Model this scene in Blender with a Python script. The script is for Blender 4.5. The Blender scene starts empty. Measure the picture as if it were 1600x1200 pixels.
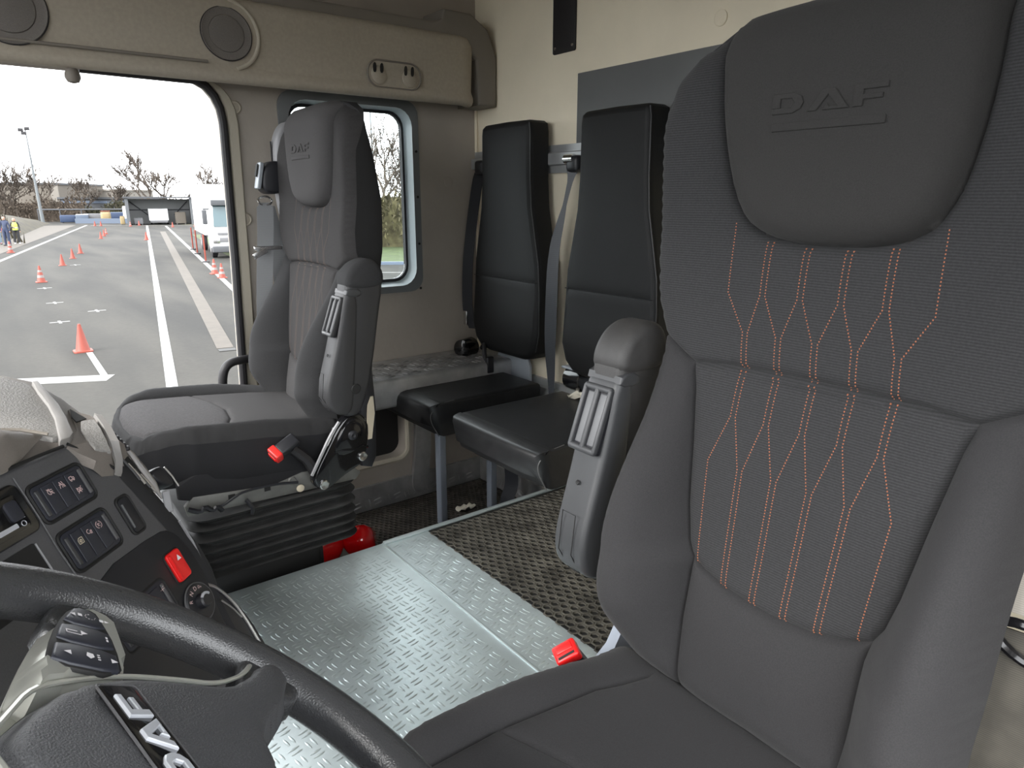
import bpy, bmesh, math, random
import numpy as np
from math import sin, cos, pi, radians, atan2, sqrt, degrees
from mathutils import Vector, Matrix
from mathutils.geometry import delaunay_2d_cdt

# ------------------------------------------------------------------ camera, sky, exposure
scn = bpy.context.scene
COL = scn.collection
CAMZ = 1.14
cam_d = bpy.data.cameras.new('camera'); cam = bpy.data.objects.new('camera', cam_d); COL.objects.link(cam)
cam_d.sensor_fit = 'HORIZONTAL'; cam_d.sensor_width = 36.0; cam_d.lens = 36.0*1080/1600
cam_d.clip_start = 0.01; cam_d.clip_end = 600
cam.location = (0, 0, CAMZ)
cam.rotation_euler = (radians(90-14.98), 0, radians(-37.5))
scn.camera = cam

w = bpy.data.worlds.new('overcast_sky'); scn.world = w; w.use_nodes = True
bg = w.node_tree.nodes['Background']
bg.inputs[0].default_value = (0.95, 0.975, 1.0, 1)
bg.inputs[1].default_value = 3.0
sun_d = bpy.data.lights.new('hazy_sun', 'SUN'); sun = bpy.data.objects.new('hazy_sun', sun_d); COL.objects.link(sun)
sun_d.energy = 5.4; sun_d.angle = radians(38); sun_d.color = (1.0, 0.98, 0.95)
sun.location = (-6, 6, 5); sun.rotation_euler = Vector((-.76, -.10, .64)).to_track_quat('Z', 'Y').to_euler()

vs = scn.view_settings
vs.view_transform = 'Standard'; vs.look = 'None'; vs.gamma = 1.0; vs.use_curve_mapping = False
vs.exposure = 1.0
try:
    scn.cycles.max_bounces = 10; scn.cycles.diffuse_bounces = 7; scn.cycles.glossy_bounces = 4
    scn.cycles.transparent_max_bounces = 12
    scn.cycles.use_denoising = True
    scn.cycles.sample_clamp_indirect = 6
except Exception:
    pass

random.seed(4)
G = -1.61          # yard level
YW = 2.25          # passenger side wall
XR = 1.56          # rear wall

# ------------------------------------------------------------------ materials
MATS = {}
def mat(name, col, rough=0.6, metal=0.0, bump=None, var=0.0, varscale=20.0, spec=0.5, ribs=None, col2=None, coat=0.0, sheen=0.0):
    m = bpy.data.materials.new(name); m.use_nodes = True
    nt = m.node_tree; N = nt.nodes; L = nt.links
    b = N['Principled BSDF']
    b.inputs['Roughness'].default_value = rough
    b.inputs['Metallic'].default_value = metal
    b.inputs['Specular IOR Level'].default_value = spec
    b.inputs['Coat Weight'].default_value = coat
    b.inputs['Sheen Weight'].default_value = sheen
    b.inputs['Sheen Roughness'].default_value = 0.5
    tc = N.new('ShaderNodeTexCoord')
    c1 = (*col, 1)
    if var > 0 or col2:
        nz = N.new('ShaderNodeTexNoise'); nz.inputs['Scale'].default_value = varscale; nz.inputs['Detail'].default_value = 5
        L.new(tc.outputs['Object'], nz.inputs['Vector'])
        rp = N.new('ShaderNodeValToRGB'); rp.color_ramp.elements[0].position = 0.35; rp.color_ramp.elements[1].position = 0.68
        a = tuple(max(0, v*(1-var)) for v in col); bb = col2 if col2 else tuple(min(1, v*(1+var)) for v in col)
        rp.color_ramp.elements[0].color = (*a, 1); rp.color_ramp.elements[1].color = (*bb, 1)
        L.new(nz.outputs['Fac'], rp.inputs['Fac']); last = rp.outputs['Color']
    else:
        rgb = N.new('ShaderNodeRGB'); rgb.outputs[0].default_value = c1; last = rgb.outputs[0]
    hsrc = None
    if ribs:   # (axis, pitch, strength) fine woven ribs
        axis, pitch, st = ribs
        sx = N.new('ShaderNodeSeparateXYZ'); L.new(tc.outputs['Object'], sx.inputs[0])
        mu = N.new('ShaderNodeMath'); mu.operation = 'MULTIPLY'; mu.inputs[1].default_value = 2*pi/pitch
        L.new(sx.outputs[axis], mu.inputs[0])
        n2 = N.new('ShaderNodeTexNoise'); n2.inputs['Scale'].default_value = 160; L.new(tc.outputs['Object'], n2.inputs['Vector'])
        ad = N.new('ShaderNodeMath'); ad.operation = 'MULTIPLY_ADD'; ad.inputs[1].default_value = 1.2; L.new(n2.outputs['Fac'], ad.inputs[0]); L.new(mu.outputs[0], ad.inputs[2])
        si = N.new('ShaderNodeMath'); si.operation = 'SINE'; L.new(ad.outputs[0], si.inputs[0])
        mp = N.new('ShaderNodeMapRange'); mp.inputs[1].default_value = -1; mp.inputs[2].default_value = 1
        mp.inputs[3].default_value = 1-st; mp.inputs[4].default_value = 1+st
        L.new(si.outputs[0], mp.inputs[0])
        vm = N.new('ShaderNodeVectorMath'); vm.operation = 'SCALE'; L.new(last, vm.inputs[0]); L.new(mp.outputs[0], vm.inputs['Scale'])
        last = vm.outputs[0]
        hsrc = si.outputs[0]
    L.new(last, b.inputs['Base Color'])
    if bump:
        sc_, st_ = bump
        n3 = N.new('ShaderNodeTexNoise'); n3.inputs['Scale'].default_value = sc_; n3.inputs['Detail'].default_value = 3
        L.new(tc.outputs['Object'], n3.inputs['Vector'])
        bp = N.new('ShaderNodeBump'); bp.inputs['Strength'].default_value = st_; bp.inputs['Distance'].default_value = 0.001
        L.new(n3.outputs['Fac'], bp.inputs['Height']); L.new(bp.outputs[0], b.inputs['Normal'])
    MATS[name] = m
    return m

M = {}
M['fabric'] = mat('seat_fabric', (0.0307, 0.0299, 0.031), .92, bump=(1400, .4), var=.12, varscale=700, spec=.2, sheen=.05)
M['fabric_rib'] = mat('seat_ribbed_fabric', (0.0322, 0.0319, 0.033), .92, bump=(900, .3), var=.1, varscale=400, spec=.2, ribs=(2, .0030, .20), sheen=.05)
M['fabric_head'] = mat('headrest_fabric', (0.0336, 0.0324, 0.0313), .92, bump=(1400, .4), var=.10, varscale=700, spec=.2, sheen=.05)
M['fabric_front'] = mat('cushion_stripe_fabric', (0.0641, 0.0613, 0.0631), .92, bump=(900, .4), var=.15, varscale=200, spec=.25, ribs=(1, .004, .15))
M['p_fabric'] = mat('lit_seat_fabric', (0.0531, 0.0514, 0.0519), .92, bump=(1400, .4), var=.12, varscale=700, spec=.2)  # same fabric as the driver seat, lightened to imitate light from the open door
M['p_fabric_rib'] = mat('lit_ribbed_fabric', (0.0416, 0.0398, 0.0399), .92, bump=(900, .3), var=.1, varscale=400, spec=.2, ribs=(2, .0030, .15))  # ribbed copy, the door light likewise put into its colour
M['p_fabric_head'] = mat('lit_headrest_fabric', (0.0718, 0.069, 0.0693), .92, bump=(1400, .4), var=.10, varscale=700, spec=.2)  # headrest copy, raised in tone to stand for the door light
M['p_fabric_side'] = mat('dark_side_fabric', (0.0297, 0.0297, 0.0307), .9, bump=(1400, .3), spec=.2)  # plain dark tone for the back shell and near cushion edge
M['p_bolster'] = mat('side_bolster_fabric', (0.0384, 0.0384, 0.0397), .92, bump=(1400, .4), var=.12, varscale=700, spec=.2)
M['p_arm'] = mat('dark_armrest_plastic', (0.032, 0.032, 0.0336), .5, bump=(1200, .2))
M['groove'] = mat('handle_groove_plastic', (.13, .132, .137), .4)
M['pipe'] = mat('worn_piping', (.10, .10, .10), .6)
M['bush'] = mat('yellow_brown_bush', (.050, .040, .016), .95, var=.5, varscale=2.0, col2=(.085, .075, .035))
M['verge'] = mat('bright_verge_grass', (.030, .045, .010), .95, var=.3, varscale=2.0)
M['flank'] = mat('dark_flank_plastic', (.035, .035, .037), .85, spec=.15)
M['fabric_dark'] = mat('dark_seat_cover', (.018, .018, .020), .85, bump=(700, .3), spec=.3)
M['vinyl'] = mat('black_vinyl', (0.0165, 0.0169, 0.018), .42, bump=(600, .25), var=.2, varscale=30, spec=.45)
M['vinyl_back'] = mat('black_fabric_vinyl', (0.0056, 0.0058, 0.0063), .62, bump=(900, .3), var=.15, varscale=200, spec=.4)
M['vinyl_arm'] = mat('armrest_vinyl', (0.0366, 0.0352, 0.0345), .6, bump=(500, .25), var=.1, varscale=60)
M['stitch'] = mat('orange_thread', (.34, .115, .055), .8)
M['plastic'] = mat('charcoal_plastic', (0.0788, 0.0784, 0.0825), .48, bump=(1500, .25), var=.06, varscale=500)
M['plastic_blk'] = mat('black_plastic', (.014, .0145, .018), .42, bump=(1400, .15))
M['gloss_blk'] = mat('gloss_black', (.006, .006, .007), .12, coat=.5)
M['switch'] = mat('switch_plastic', (.022, .024, .033), .42, bump=(1500, .15))
M['arm_plastic'] = mat('armrest_plastic', (0.0438, 0.0451, 0.0477), .42, bump=(1200, .2))
M['dash_pad'] = mat('grey_dash_pad', (0.2416, 0.2331, 0.221), .62, bump=(420, 1.0), var=.12, varscale=420)
M['dash_beige'] = mat('beige_dash_plastic', (0.1742, 0.1554, 0.1386), .6, bump=(1300, .3), var=.05, varscale=500)
M['dash_light'] = mat('light_dash_rib', (0.215, 0.205, 0.1952), .5, bump=(1300, .3))
M['silver'] = mat('satin_silver_trim', (.62, .60, .58), .3, metal=.85)
M['olive_silver'] = mat('spoke_satin_trim', (0.483, 0.4887, 0.4427), .33, metal=.55)
M['leather'] = mat('wheel_leather', (0.037, 0.038, 0.04), .24, bump=(650, .5), spec=.8)
M['hub_skin'] = mat('wheel_hub_skin', (0.0621, 0.0634, 0.0675), .46, bump=(700, 1.0), spec=.5)
M['white_print'] = mat('printed_white', (.72, .70, .72), .6)
M['pink_print'] = mat('printed_icon', (.62, .46, .45), .6)
M['badge_letter'] = mat('badge_letter_silver', (.50, .52, .56), .35, metal=.3)
M['red'] = mat('red_plastic', (.72, .012, .012), .35)
M['red_buckle'] = mat('red_buckle_plastic', (.68, .03, .025), .35)
M['red_gloss'] = mat('glossy_red_paint', (0.9, 0.006, 0.009), .08, coat=1.0)
M['wall'] = mat('taupe_wall_lining', (0.3622, 0.326, 0.2837), .75, bump=(60, .6), var=.07, varscale=5)
M['wall_rear'] = mat('beige_rear_lining', (0.8501, 0.7695, 0.6041), .7, bump=(300, .35), var=.05, varscale=4)
M['wall_grey'] = mat('grey_wall_panel', (0.143, 0.1485, 0.1485), .6, var=.06, varscale=6)
M['console'] = mat('taupe_console_plastic', (0.3937, 0.351, 0.285), .55, bump=(700, .3), var=.05, varscale=100)
M['console_dark'] = mat('console_top_plastic', (.19, .17, .145), .6, bump=(700, .3))
M['console_rim'] = mat('pale_console_rim', (.42, .38, .31), .5)
M['speaker'] = mat('speaker_grille', (.17, .155, .14), .7, bump=(1500, .8), var=.2, varscale=900)
M['metal_plate'] = mat('checker_plate_metal', (0.756, 0.854, 0.8687), .38, metal=.62, var=.08, varscale=9, bump=(60, .12))
M['metal_dull'] = mat('dull_checker_plate', (0.432, 0.432, 0.432), .45, metal=.65, var=.2, varscale=14)
M['rubber_mat'] = mat('worn_rubber_mat', (0.0632, 0.0585, 0.0471), .7, var=.35, varscale=14, bump=(300, .4), col2=(.125, .118, .098))
M['rubber_dark'] = mat('dark_floor_mat', (.055, .048, .040), .8, var=.4, varscale=12, bump=(300, .4))
M['hole'] = mat('mat_hole_rubber', (.012, .012, .011), .7)
M['black'] = mat('matt_black', (.008, .008, .008), .7)
M['rubber'] = mat('black_rubber', (.016, .015, .017), .55, bump=(200, .3))
M['bellows'] = mat('bellows_rubber', (0.036, 0.036, 0.036), .5, var=.2, varscale=30)
M['frame_metal'] = mat('dark_grey_seat_frame', (.15, .15, .14), .45, metal=.3, var=.15, varscale=30)
M['leg_metal'] = mat('blue_grey_painted_leg', (.26, .29, .34), .45, metal=.1)
M['bracket'] = mat('pale_grey_bracket', (.33, .36, .39), .4, metal=.2)
M['rail'] = mat('anodised_rail', (.42, .43, .43), .42, metal=.5, var=.08, varscale=8)
M['win_frame'] = mat('pale_blue_window_frame', (0.468, 0.546, 0.572), .4)
M['win_outer'] = mat('grey_window_trim', (.15, .16, .165), .5)
M['belt'] = mat('grey_seat_belt', (.16, .165, .17), .6, ribs=(2, .003, .2))
M['belt_mid'] = mat('charcoal_seat_belt', (.065, .07, .08), .4, ribs=(2, .003, .2))
M['belt_light'] = mat('pale_seat_belt', (0.252, 0.234, 0.204), .7, ribs=(2, .0022, .12))
M['belt_dusty'] = mat('dusty_belt_webbing', (0.0485, 0.0442, 0.0356), .75, ribs=(2, .0022, .2), var=.2, varscale=30)
M['belt_black'] = mat('black_seat_belt', (.020, .022, .027), .45, ribs=(2, .003, .2))
M['chrome'] = mat('bright_metal', (.7, .7, .7), .2, metal=1.0)
M['tower'] = mat('grey_belt_tower', (.25, .25, .26), .5)
M['cream'] = mat('cream_label', (.62, .55, .42), .6)
M['paper'] = mat('crumpled_paper', (.72, .68, .58), .8)
M['seal_cream'] = mat('cream_rubber_seal', (.42, .385, .31), .6)
M['ceiling'] = mat('roof_lining', (.50, .47, .42), .8)
# yard
M['line'] = mat('white_road_paint', (0.1375, 0.1375, 0.1325), .7, var=.08, varscale=3)
M['beige_line'] = mat('pale_concrete_channel', (0.0416, 0.0344, 0.0264), .8, var=.15, varscale=4)
M['cone'] = mat('orange_cone', (0.15, 0.018, 0.0066), .6)
M['cone_w'] = mat('cone_white_band', (0.15, 0.132, 0.126), .6)
M['mast'] = mat('galvanised_mast', (0.1, 0.11, 0.115), .5)
M['bark'] = mat('winter_twigs', (0.06, 0.0475, 0.0375), .9)
M['grass'] = mat('dry_grass', (0.0189, 0.0144, 0.0081), .95, var=.3, varscale=1.5, col2=(0.04, 0.034, 0.016))
M['hedge'] = mat('brown_hedge', (0.05, 0.0365, 0.025), .95, var=.4, varscale=2.2, col2=(0.075, 0.0575, 0.0425))
M['hedge_g'] = mat('green_hedge', (0.0186, 0.0198, 0.0084), .95, var=.4, varscale=2.5, col2=(0.055, 0.05, 0.025))
M['bld'] = mat('beige_building', (0.095, 0.0825, 0.0675), .85, var=.1, varscale=.4)
M['bld_d'] = mat('grey_warehouse', (0.05, 0.0525, 0.0575), .8)
M['bld_l'] = mat('pale_warehouse', (0.15, 0.1375, 0.12), .8)
M['shed'] = mat('grey_shed_metal', (0.07, 0.075, 0.08), .6)
M['shed_in'] = mat('shed_lining', (0.228, 0.234, 0.234), .7)
M['white_paint'] = mat('white_paint', (0.44, 0.44, 0.44), .4)
M['blue'] = mat('blue_paint', (0.015, 0.03, 0.07), .6)
M['bluegrey'] = mat('blue_grey_paint', (0.065, 0.085, 0.12), .6)
M['greybox'] = mat('grey_box', (0.11, 0.11, 0.1155), .7)
M['yellow'] = mat('yellow_tank', (0.225, 0.17, 0.085), .6)
M['tglass'] = mat('truck_glass', (0.055, 0.088, 0.099), .1)
M['skin'] = mat('skin', (0.275, 0.165, 0.121), .6)
M['navy'] = mat('navy_cloth', (0.0165, 0.0248, 0.055), .8)
M['dkcloth'] = mat('dark_cloth', (0.0165, 0.0165, 0.0193), .8)
M['jeans'] = mat('pale_jeans', (0.121, 0.165, 0.209), .8)
M['vis_y'] = mat('yellow_high_visibility', (0.341, 0.385, 0.066), .6)
M['vis_p'] = mat('pink_high_visibility', (0.4675, 0.121, 0.121), .6)
M['hair'] = mat('dark_hair', (.04, .025, .02), .8)

def glass_mat():
    m = bpy.data.materials.new('window_glass'); m.use_nodes = True
    nt = m.node_tree; N = nt.nodes; L = nt.links; N.clear()
    o = N.new('ShaderNodeOutputMaterial'); mix = N.new('ShaderNodeMixShader'); t = N.new('ShaderNodeBsdfTransparent'); g = N.new('ShaderNodeBsdfGlossy')
    t.inputs[0].default_value = (.93, .96, .96, 1); g.inputs['Roughness'].default_value = .02
    fr = N.new('ShaderNodeFresnel'); fr.inputs[0].default_value = 1.3
    L.new(fr.outputs[0], mix.inputs[0]); L.new(t.outputs[0], mix.inputs[1]); L.new(g.outputs[0], mix.inputs[2]); L.new(mix.outputs[0], o.inputs[0])
    return m
M['glass'] = glass_mat()

def asphalt_mat():
    m = bpy.data.materials.new('worn_asphalt'); m.use_nodes = True
    nt = m.node_tree; N = nt.nodes; L = nt.links; b = N['Principled BSDF']; b.inputs['Roughness'].default_value = .85
    b.inputs['Specular IOR Level'].default_value = .2
    tc = N.new('ShaderNodeTexCoord')
    mp = N.new('ShaderNodeMapping'); mp.inputs['Rotation'].default_value = (0, 0, radians(9.9)); mp.inputs['Scale'].default_value = (.5, .09, 1)
    L.new(tc.outputs['Object'], mp.inputs[0])
    n1 = N.new('ShaderNodeTexNoise'); n1.inputs['Scale'].default_value = 1.3; n1.inputs['Detail'].default_value = 6; L.new(mp.outputs[0], n1.inputs['Vector'])
    n2 = N.new('ShaderNodeTexNoise'); n2.inputs['Scale'].default_value = 14; n2.inputs['Detail'].default_value = 4; L.new(tc.outputs['Object'], n2.inputs['Vector'])
    r = N.new('ShaderNodeValToRGB'); r.color_ramp.elements[0].position = .36; r.color_ramp.elements[1].position = .66
    r.color_ramp.elements[0].color = (.016, .0157, .0145, 1); r.color_ramp.elements[1].color = (.034, .0322, .0280, 1)
    L.new(n1.outputs['Fac'], r.inputs[0])
    mx = N.new('ShaderNodeMixRGB'); mx.blend_type = 'MULTIPLY'; mx.inputs[0].default_value = .35
    r2 = N.new('ShaderNodeValToRGB'); r2.color_ramp.elements[0].position = .3; r2.color_ramp.elements[1].position = .7
    r2.color_ramp.elements[0].color = (.6, .6, .6, 1); r2.color_ramp.elements[1].color = (1.2, 1.2, 1.2, 1)
    L.new(n2.outputs['Fac'], r2.inputs[0]); L.new(r.outputs[0], mx.inputs[1]); L.new(r2.outputs[0], mx.inputs[2]); L.new(mx.outputs[0], b.inputs['Base Color'])
    return m
M['asphalt'] = asphalt_mat()

# ------------------------------------------------------------------ object helpers
def empty(name, loc, label=None, cat=None, group=None, kind=None, rz=0):
    o = bpy.data.objects.new(name, None); COL.objects.link(o); o.location = loc; o.rotation_euler = (0, 0, rz)
    o.empty_display_size = .05
    tag(o, label, cat, group, kind); return o
def tag(o, label=None, cat=None, group=None, kind=None):
    if label: o['label'] = label
    if cat: o['category'] = cat
    if group: o['group'] = group
    if kind: o['kind'] = kind
    return o
def wloc(o):
    v = Vector((0, 0, 0))
    while o is not None:
        v += o.location; o = o.parent
    return v

class MB:
    def __init__(s): s.v = []; s.f = []
    def add(s, v, f):
        k = len(s.v); s.v += [tuple(p) for p in v]; s.f += [tuple(i+k for i in q) for q in f]; return s
    def box(s, lo, hi):
        x0, y0, z0 = lo; x1, y1, z1 = hi
        return s.add([(x0,y0,z0),(x1,y0,z0),(x1,y1,z0),(x0,y1,z0),(x0,y0,z1),(x1,y0,z1),(x1,y1,z1),(x0,y1,z1)],
              [(0,3,2,1),(4,5,6,7),(0,1,5,4),(1,2,6,5),(2,3,7,6),(3,0,4,7)])
    def bm(s, bm):
        bm.verts.index_update()
        s.add([v.co[:] for v in bm.verts], [[v.index for v in f.verts] for f in bm.faces]); bm.free(); return s
    def rbox(s, size, mtx=None, bev=.003, seg=3):
        bm = bmesh.new(); bmesh.ops.create_cube(bm, size=1)
        for v in bm.verts: v.co = Vector((v.co.x*size[0], v.co.y*size[1], v.co.z*size[2]))
        if bev > 0: bmesh.ops.bevel(bm, geom=bm.edges[:], offset=min(bev, min(size)*.49), segments=seg, profile=.5, affect='EDGES')
        if mtx is not None:
            if not isinstance(mtx, Matrix): mtx = Matrix.Translation(mtx)
            bm.transform(mtx)
        return s.bm(bm)
    def prism(s, pts, org, ux, uy, un, h0, h1, bev=0, seg=2, bev_bottom=False):
        """polygon pts in plane (ux,uy) at org, extruded along un from h0 to h1; the h1 rim is bevelled"""
        org, ux, uy, un = Vector(org), Vector(ux), Vector(uy), Vector(un)
        bm = bmesh.new()
        lo = [bm.verts.new(org+ux*a+uy*b+un*h0) for a, b in pts]; hi = [bm.verts.new(org+ux*a+uy*b+un*h1) for a, b in pts]
        n = len(pts)
        fl = bm.faces.new(lo[::-1]); fh = bm.faces.new(hi)
        for i in range(n): bm.faces.new((lo[i], lo[(i+1) % n], hi[(i+1) % n], hi[i]))
        bmesh.ops.recalc_face_normals(bm, faces=bm.faces[:])
        if bev:
            es = list(fh.edges)
            if bev_bottom: es += list(fl.edges)
            bmesh.ops.bevel(bm, geom=es, offset=bev, segments=seg, profile=.5, affect='EDGES')
        return s.bm(bm)
    def tube(s, path, r, n=10, closed=False, caps=True, ell=None, up=(0, 0, 1)):
        P = [Vector(p) for p in path]; m = len(P)
        R = r if isinstance(r, (list, tuple)) else [r]*m
        vs_, fs = [], []
        prev = None
        for i in range(m):
            if closed: t = P[(i+1) % m]-P[i-1]
            else: t = P[min(i+1, m-1)]-P[max(i-1, 0)]
            t.normalize()
            if prev is None:
                a = Vector(up) if abs(Vector(up).dot(t)) < .95 else Vector((1, 0, 0))
                prev = (a-t*a.dot(t)).normalized()
            else: prev = (prev-t*prev.dot(t)).normalized()
            b = t.cross(prev); e = ell if ell else (1, 1)
            for k in range(n):
                th = 2*pi*k/n; vs_.append(P[i]+prev*cos(th)*R[i]*e[0]+b*sin(th)*R[i]*e[1])
        for i in range(m if closed else m-1):
            j = (i+1) % m
            for k in range(n): fs.append((i*n+k, i*n+(k+1) % n, j*n+(k+1) % n, j*n+k))
        if not closed and caps: fs += [tuple(range(n))[::-1], tuple((m-1)*n+k for k in range(n))]
        return s.add(vs_, fs)
    def lathe(s, prof, c, axis=(0, 0, 1), n=24):
        ax = Vector(axis).normalized(); a = Vector((1, 0, 0)) if abs(ax.x) < .9 else Vector((0, 1, 0))
        u = (a-ax*a.dot(ax)).normalized(); v = ax.cross(u); c = Vector(c); vs_ = []; fs = []
        for r, h in prof:
            for k in range(n):
                th = 2*pi*k/n; vs_.append(c+ax*h+(u*cos(th)+v*sin(th))*max(r, 1e-5))
        for i in range(len(prof)-1):
            for k in range(n): fs.append((i*n+k, i*n+(k+1) % n, (i+1)*n+(k+1) % n, (i+1)*n+k))
        fs += [tuple(range(n))[::-1], tuple((len(prof)-1)*n+k for k in range(n))]
        return s.add(vs_, fs)
    def band(s, path, wdir, width, th=.002):
        """flat strap along path, width along wdir (single vector or list)"""
        P = [Vector(p) for p in path]; m = len(P); vs_, fs = [], []
        for i in range(m):
            wd = Vector(wdir[i]) if isinstance(wdir, list) else Vector(wdir); wd = wd.normalized()
            t = (P[min(i+1, m-1)]-P[max(i-1, 0)]).normalized(); nn = t.cross(wd).normalized()
            ww = width[i] if isinstance(width, list) else width
            for a, b in ((-1, -1), (1, -1), (1, 1), (-1, 1)): vs_.append(P[i]+wd*a*ww/2+nn*b*th/2)
        for i in range(m-1):
            for k in range(4): fs.append((i*4+k, i*4+(k+1) % 4, (i+1)*4+(k+1) % 4, (i+1)*4+k))
        fs += [(3, 2, 1, 0), tuple((m-1)*4+k for k in range(4))]
        return s.add(vs_, fs)
    def build(s, name, m, parent=None, smooth=35, label=None, cat=None, group=None, kind=None, origin=None):
        me = bpy.data.meshes.new(name)
        off = wloc(parent) if parent else Vector(origin) if origin else Vector((0, 0, 0))
        me.from_pydata([(p[0]-off.x, p[1]-off.y, p[2]-off.z) for p in s.v], [], s.f)
        me.update()
        bm = bmesh.new(); bm.from_mesh(me); bmesh.ops.recalc_face_normals(bm, faces=bm.faces[:]); bm.to_mesh(me); bm.free()
        me.materials.append(m)
        if smooth:
            me.shade_smooth()
            try: me.set_sharp_from_angle(angle=radians(smooth))
            except Exception: pass
        o = bpy.data.objects.new(name, me); COL.objects.link(o)
        if parent: o.parent = parent
        elif origin: o.location = origin
        tag(o, label, cat, group, kind)
        return o

def struct(name, mb, m, smooth=35): return mb.build(name, m, None, smooth, kind='structure')

def smooth_poly(pts, it=2, closed=True):
    P = [tuple(p) for p in pts]
    for _ in range(it):
        Q = []
        n = len(P)
        rng = range(n) if closed else range(n-1)
        if not closed: Q.append(P[0])
        for i in rng:
            a, b = P[i], P[(i+1) % n]
            Q.append(tuple(a[k]*.75+b[k]*.25 for k in range(len(a)))); Q.append(tuple(a[k]*.25+b[k]*.75 for k in range(len(a))))
        if not closed: Q.append(P[-1])
        P = Q
    return P
def rrect(w_, h_, r, n=5, cx=0, cy=0):
    out = []
    for sx, sy, a0 in ((1, 1, 0), (-1, 1, 90), (-1, -1, 180), (1, -1, 270)):
        for k in range(n+1):
            a = radians(a0+90*k/n); out.append((cx+sx*(w_/2-r)+r*cos(a), cy+sy*(h_/2-r)+r*sin(a)))
    return out
def rr_corners(x0, y0, x1, y1, r, n=5): return rrect(x1-x0, y1-y0, r, n, (x0+x1)/2, (y0+y1)/2)

def text_mb(txt, size, org, ux, uy, un, depth=.0006, mb=None):
    cu = bpy.data.curves.new('lettering', 'FONT'); cu.body = txt; cu.size = size; cu.align_x = 'CENTER'; cu.align_y = 'CENTER'; cu.resolution_u = 3
    ob = bpy.data.objects.new('lettering', cu); me = ob.to_mesh()
    mb = mb or MB(); org, ux, uy, un = map(Vector, (org, ux, uy, un))
    vs_ = [org+ux*v.co.x+uy*v.co.y+un*depth for v in me.vertices]
    fs = [tuple(p.vertices) for p in me.polygons]
    mb.add(vs_, fs)
    ob.to_mesh_clear(); bpy.data.objects.remove(ob); bpy.data.curves.remove(cu)
    return mb

# emblem letters D, A, F in a unit box (width ~1.3, height 1)
LET = {
 'D': [[(0, 0), (.85, 0), (1.15, .2), (1.25, .5), (1.15, .8), (.85, 1), (0, 1), (0, .28), (.32, .28), (.32, .74), (.78, .74), (.9, .5), (.78, .28), (0, .279)]],
 'A': [[(-.12, 0), (.22, 0), (.62, .72), (1.0, .14), (.72, .14), (.62, .32), (.45, 0), (1.42, 0), (.86, 1), (.42, 1)]],
 'F': [[(0, 0), (.34, 0), (.34, .3), (1.0, .3), (1.0, .52), (.34, .52), (.34, .74), (1.15, .74), (1.15, 1), (0, 1)]],
}
def daf_mb(org, ux, uy, un, width, height, h0, h1, bev=0):
    mb = MB(); total = 4.25; sx = width/total
    for ch, x in (('D', 0), ('A', 1.55), ('F', 3.1)):
        for poly in LET[ch]:
            pts = [((x+a)*sx-width/2, b*height-height/2) for a, b in poly]
            mb.prism(pts, org, ux, uy, un, h0, h1, bev, 1)
    return mb

# ------------------------------------------------------------------ 2D seam utilities
def pts_seg_dist(P, polys):
    """min distance of points P (n,2) to list of polylines"""
    D = np.full(len(P), 9.0)
    for pl in polys:
        A = np.array(pl[:-1]); B = np.array(pl[1:])
        for a, b in zip(A, B):
            ab = b-a; t = np.clip(((P-a)@ab)/max(ab@ab, 1e-12), 0, 1)
            d = np.hypot(*(P-(a+t[:, None]*ab)).T); D = np.minimum(D, d)
    return D
def inside(P, poly):
    x, y = P[:, 0], P[:, 1]; c = np.zeros(len(P), bool); n = len(poly)
    for i in range(n):
        x1, y1 = poly[i]; x2, y2 = poly[(i+1) % n]
        if y1 == y2: continue
        cond = ((y1 > y) != (y2 > y)) & (x < (x2-x1)*(y-y1)/(y2-y1)+x1); c ^= cond
    return c
def resample(pl, step, closed=False):
    pl = [np.array(p, float) for p in pl]
    if closed: pl = pl+[pl[0]]
    out = [pl[0]]
    for a, b in zip(pl[:-1], pl[1:]):
        L_ = np.linalg.norm(b-a); k = max(1, int(round(L_/step)))
        for i in range(1, k+1): out.append(a+(b-a)*i/k)
    if closed: out = out[:-1]
    return out
def mesh_regions(outline, seams, step=.009):
    """triangulates the outline conforming to the seams; returns points and triangles"""
    O = resample(outline, .012, True); pts = [tuple(p) for p in O]; edges = [(i, (i+1) % len(O)) for i in range(len(O))]
    SS = [resample(s, .008) for s in seams]
    for s in SS:
        k = len(pts); pts += [tuple(p) for p in s]; edges += [(k+i, k+i+1) for i in range(len(s)-1)]
    for s in SS:   # rows beside each seam
        for i in range(1, len(s)-1):
            t = s[i+1]-s[i-1]; t = t/max(np.linalg.norm(t), 1e-9); nn = np.array([-t[1], t[0]])
            for d in (-.006, -.003, .003, .006): pts.append(tuple(s[i]+nn*d))
    nb = len(pts)
    arr = np.array(pts); x0, y0 = arr.min(0); x1, y1 = arr.max(0)
    gx = []
    j = 0; y = y0
    while y < y1:
        x = x0+(step/2 if j % 2 else 0)
        while x < x1: gx.append((x, y)); x += step
        y += step*.866; j += 1
    gp = np.array(gx); gp = gp[inside(gp, [tuple(p) for p in O])]
    dd = pts_seg_dist(gp, [list(map(tuple, s)) for s in SS]+[[tuple(p) for p in O]+[tuple(O[0])]])
    gp = gp[dd > .0075]
    allp = pts+[tuple(p) for p in gp]
    V, Ed, F_, *_ = delaunay_2d_cdt([Vector(p) for p in allp], edges, [], 0, 1e-5)
    V = np.array([tuple(v) for v in V]); tri = [tuple(f) for f in F_]
    cen = np.array([V[list(t)].mean(0) for t in tri])
    ok = inside(cen, [tuple(p) for p in O])
    tri = [t for t, k in zip(tri, ok) if k]; cen = cen[ok]
    return V, tri, cen, O
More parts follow.
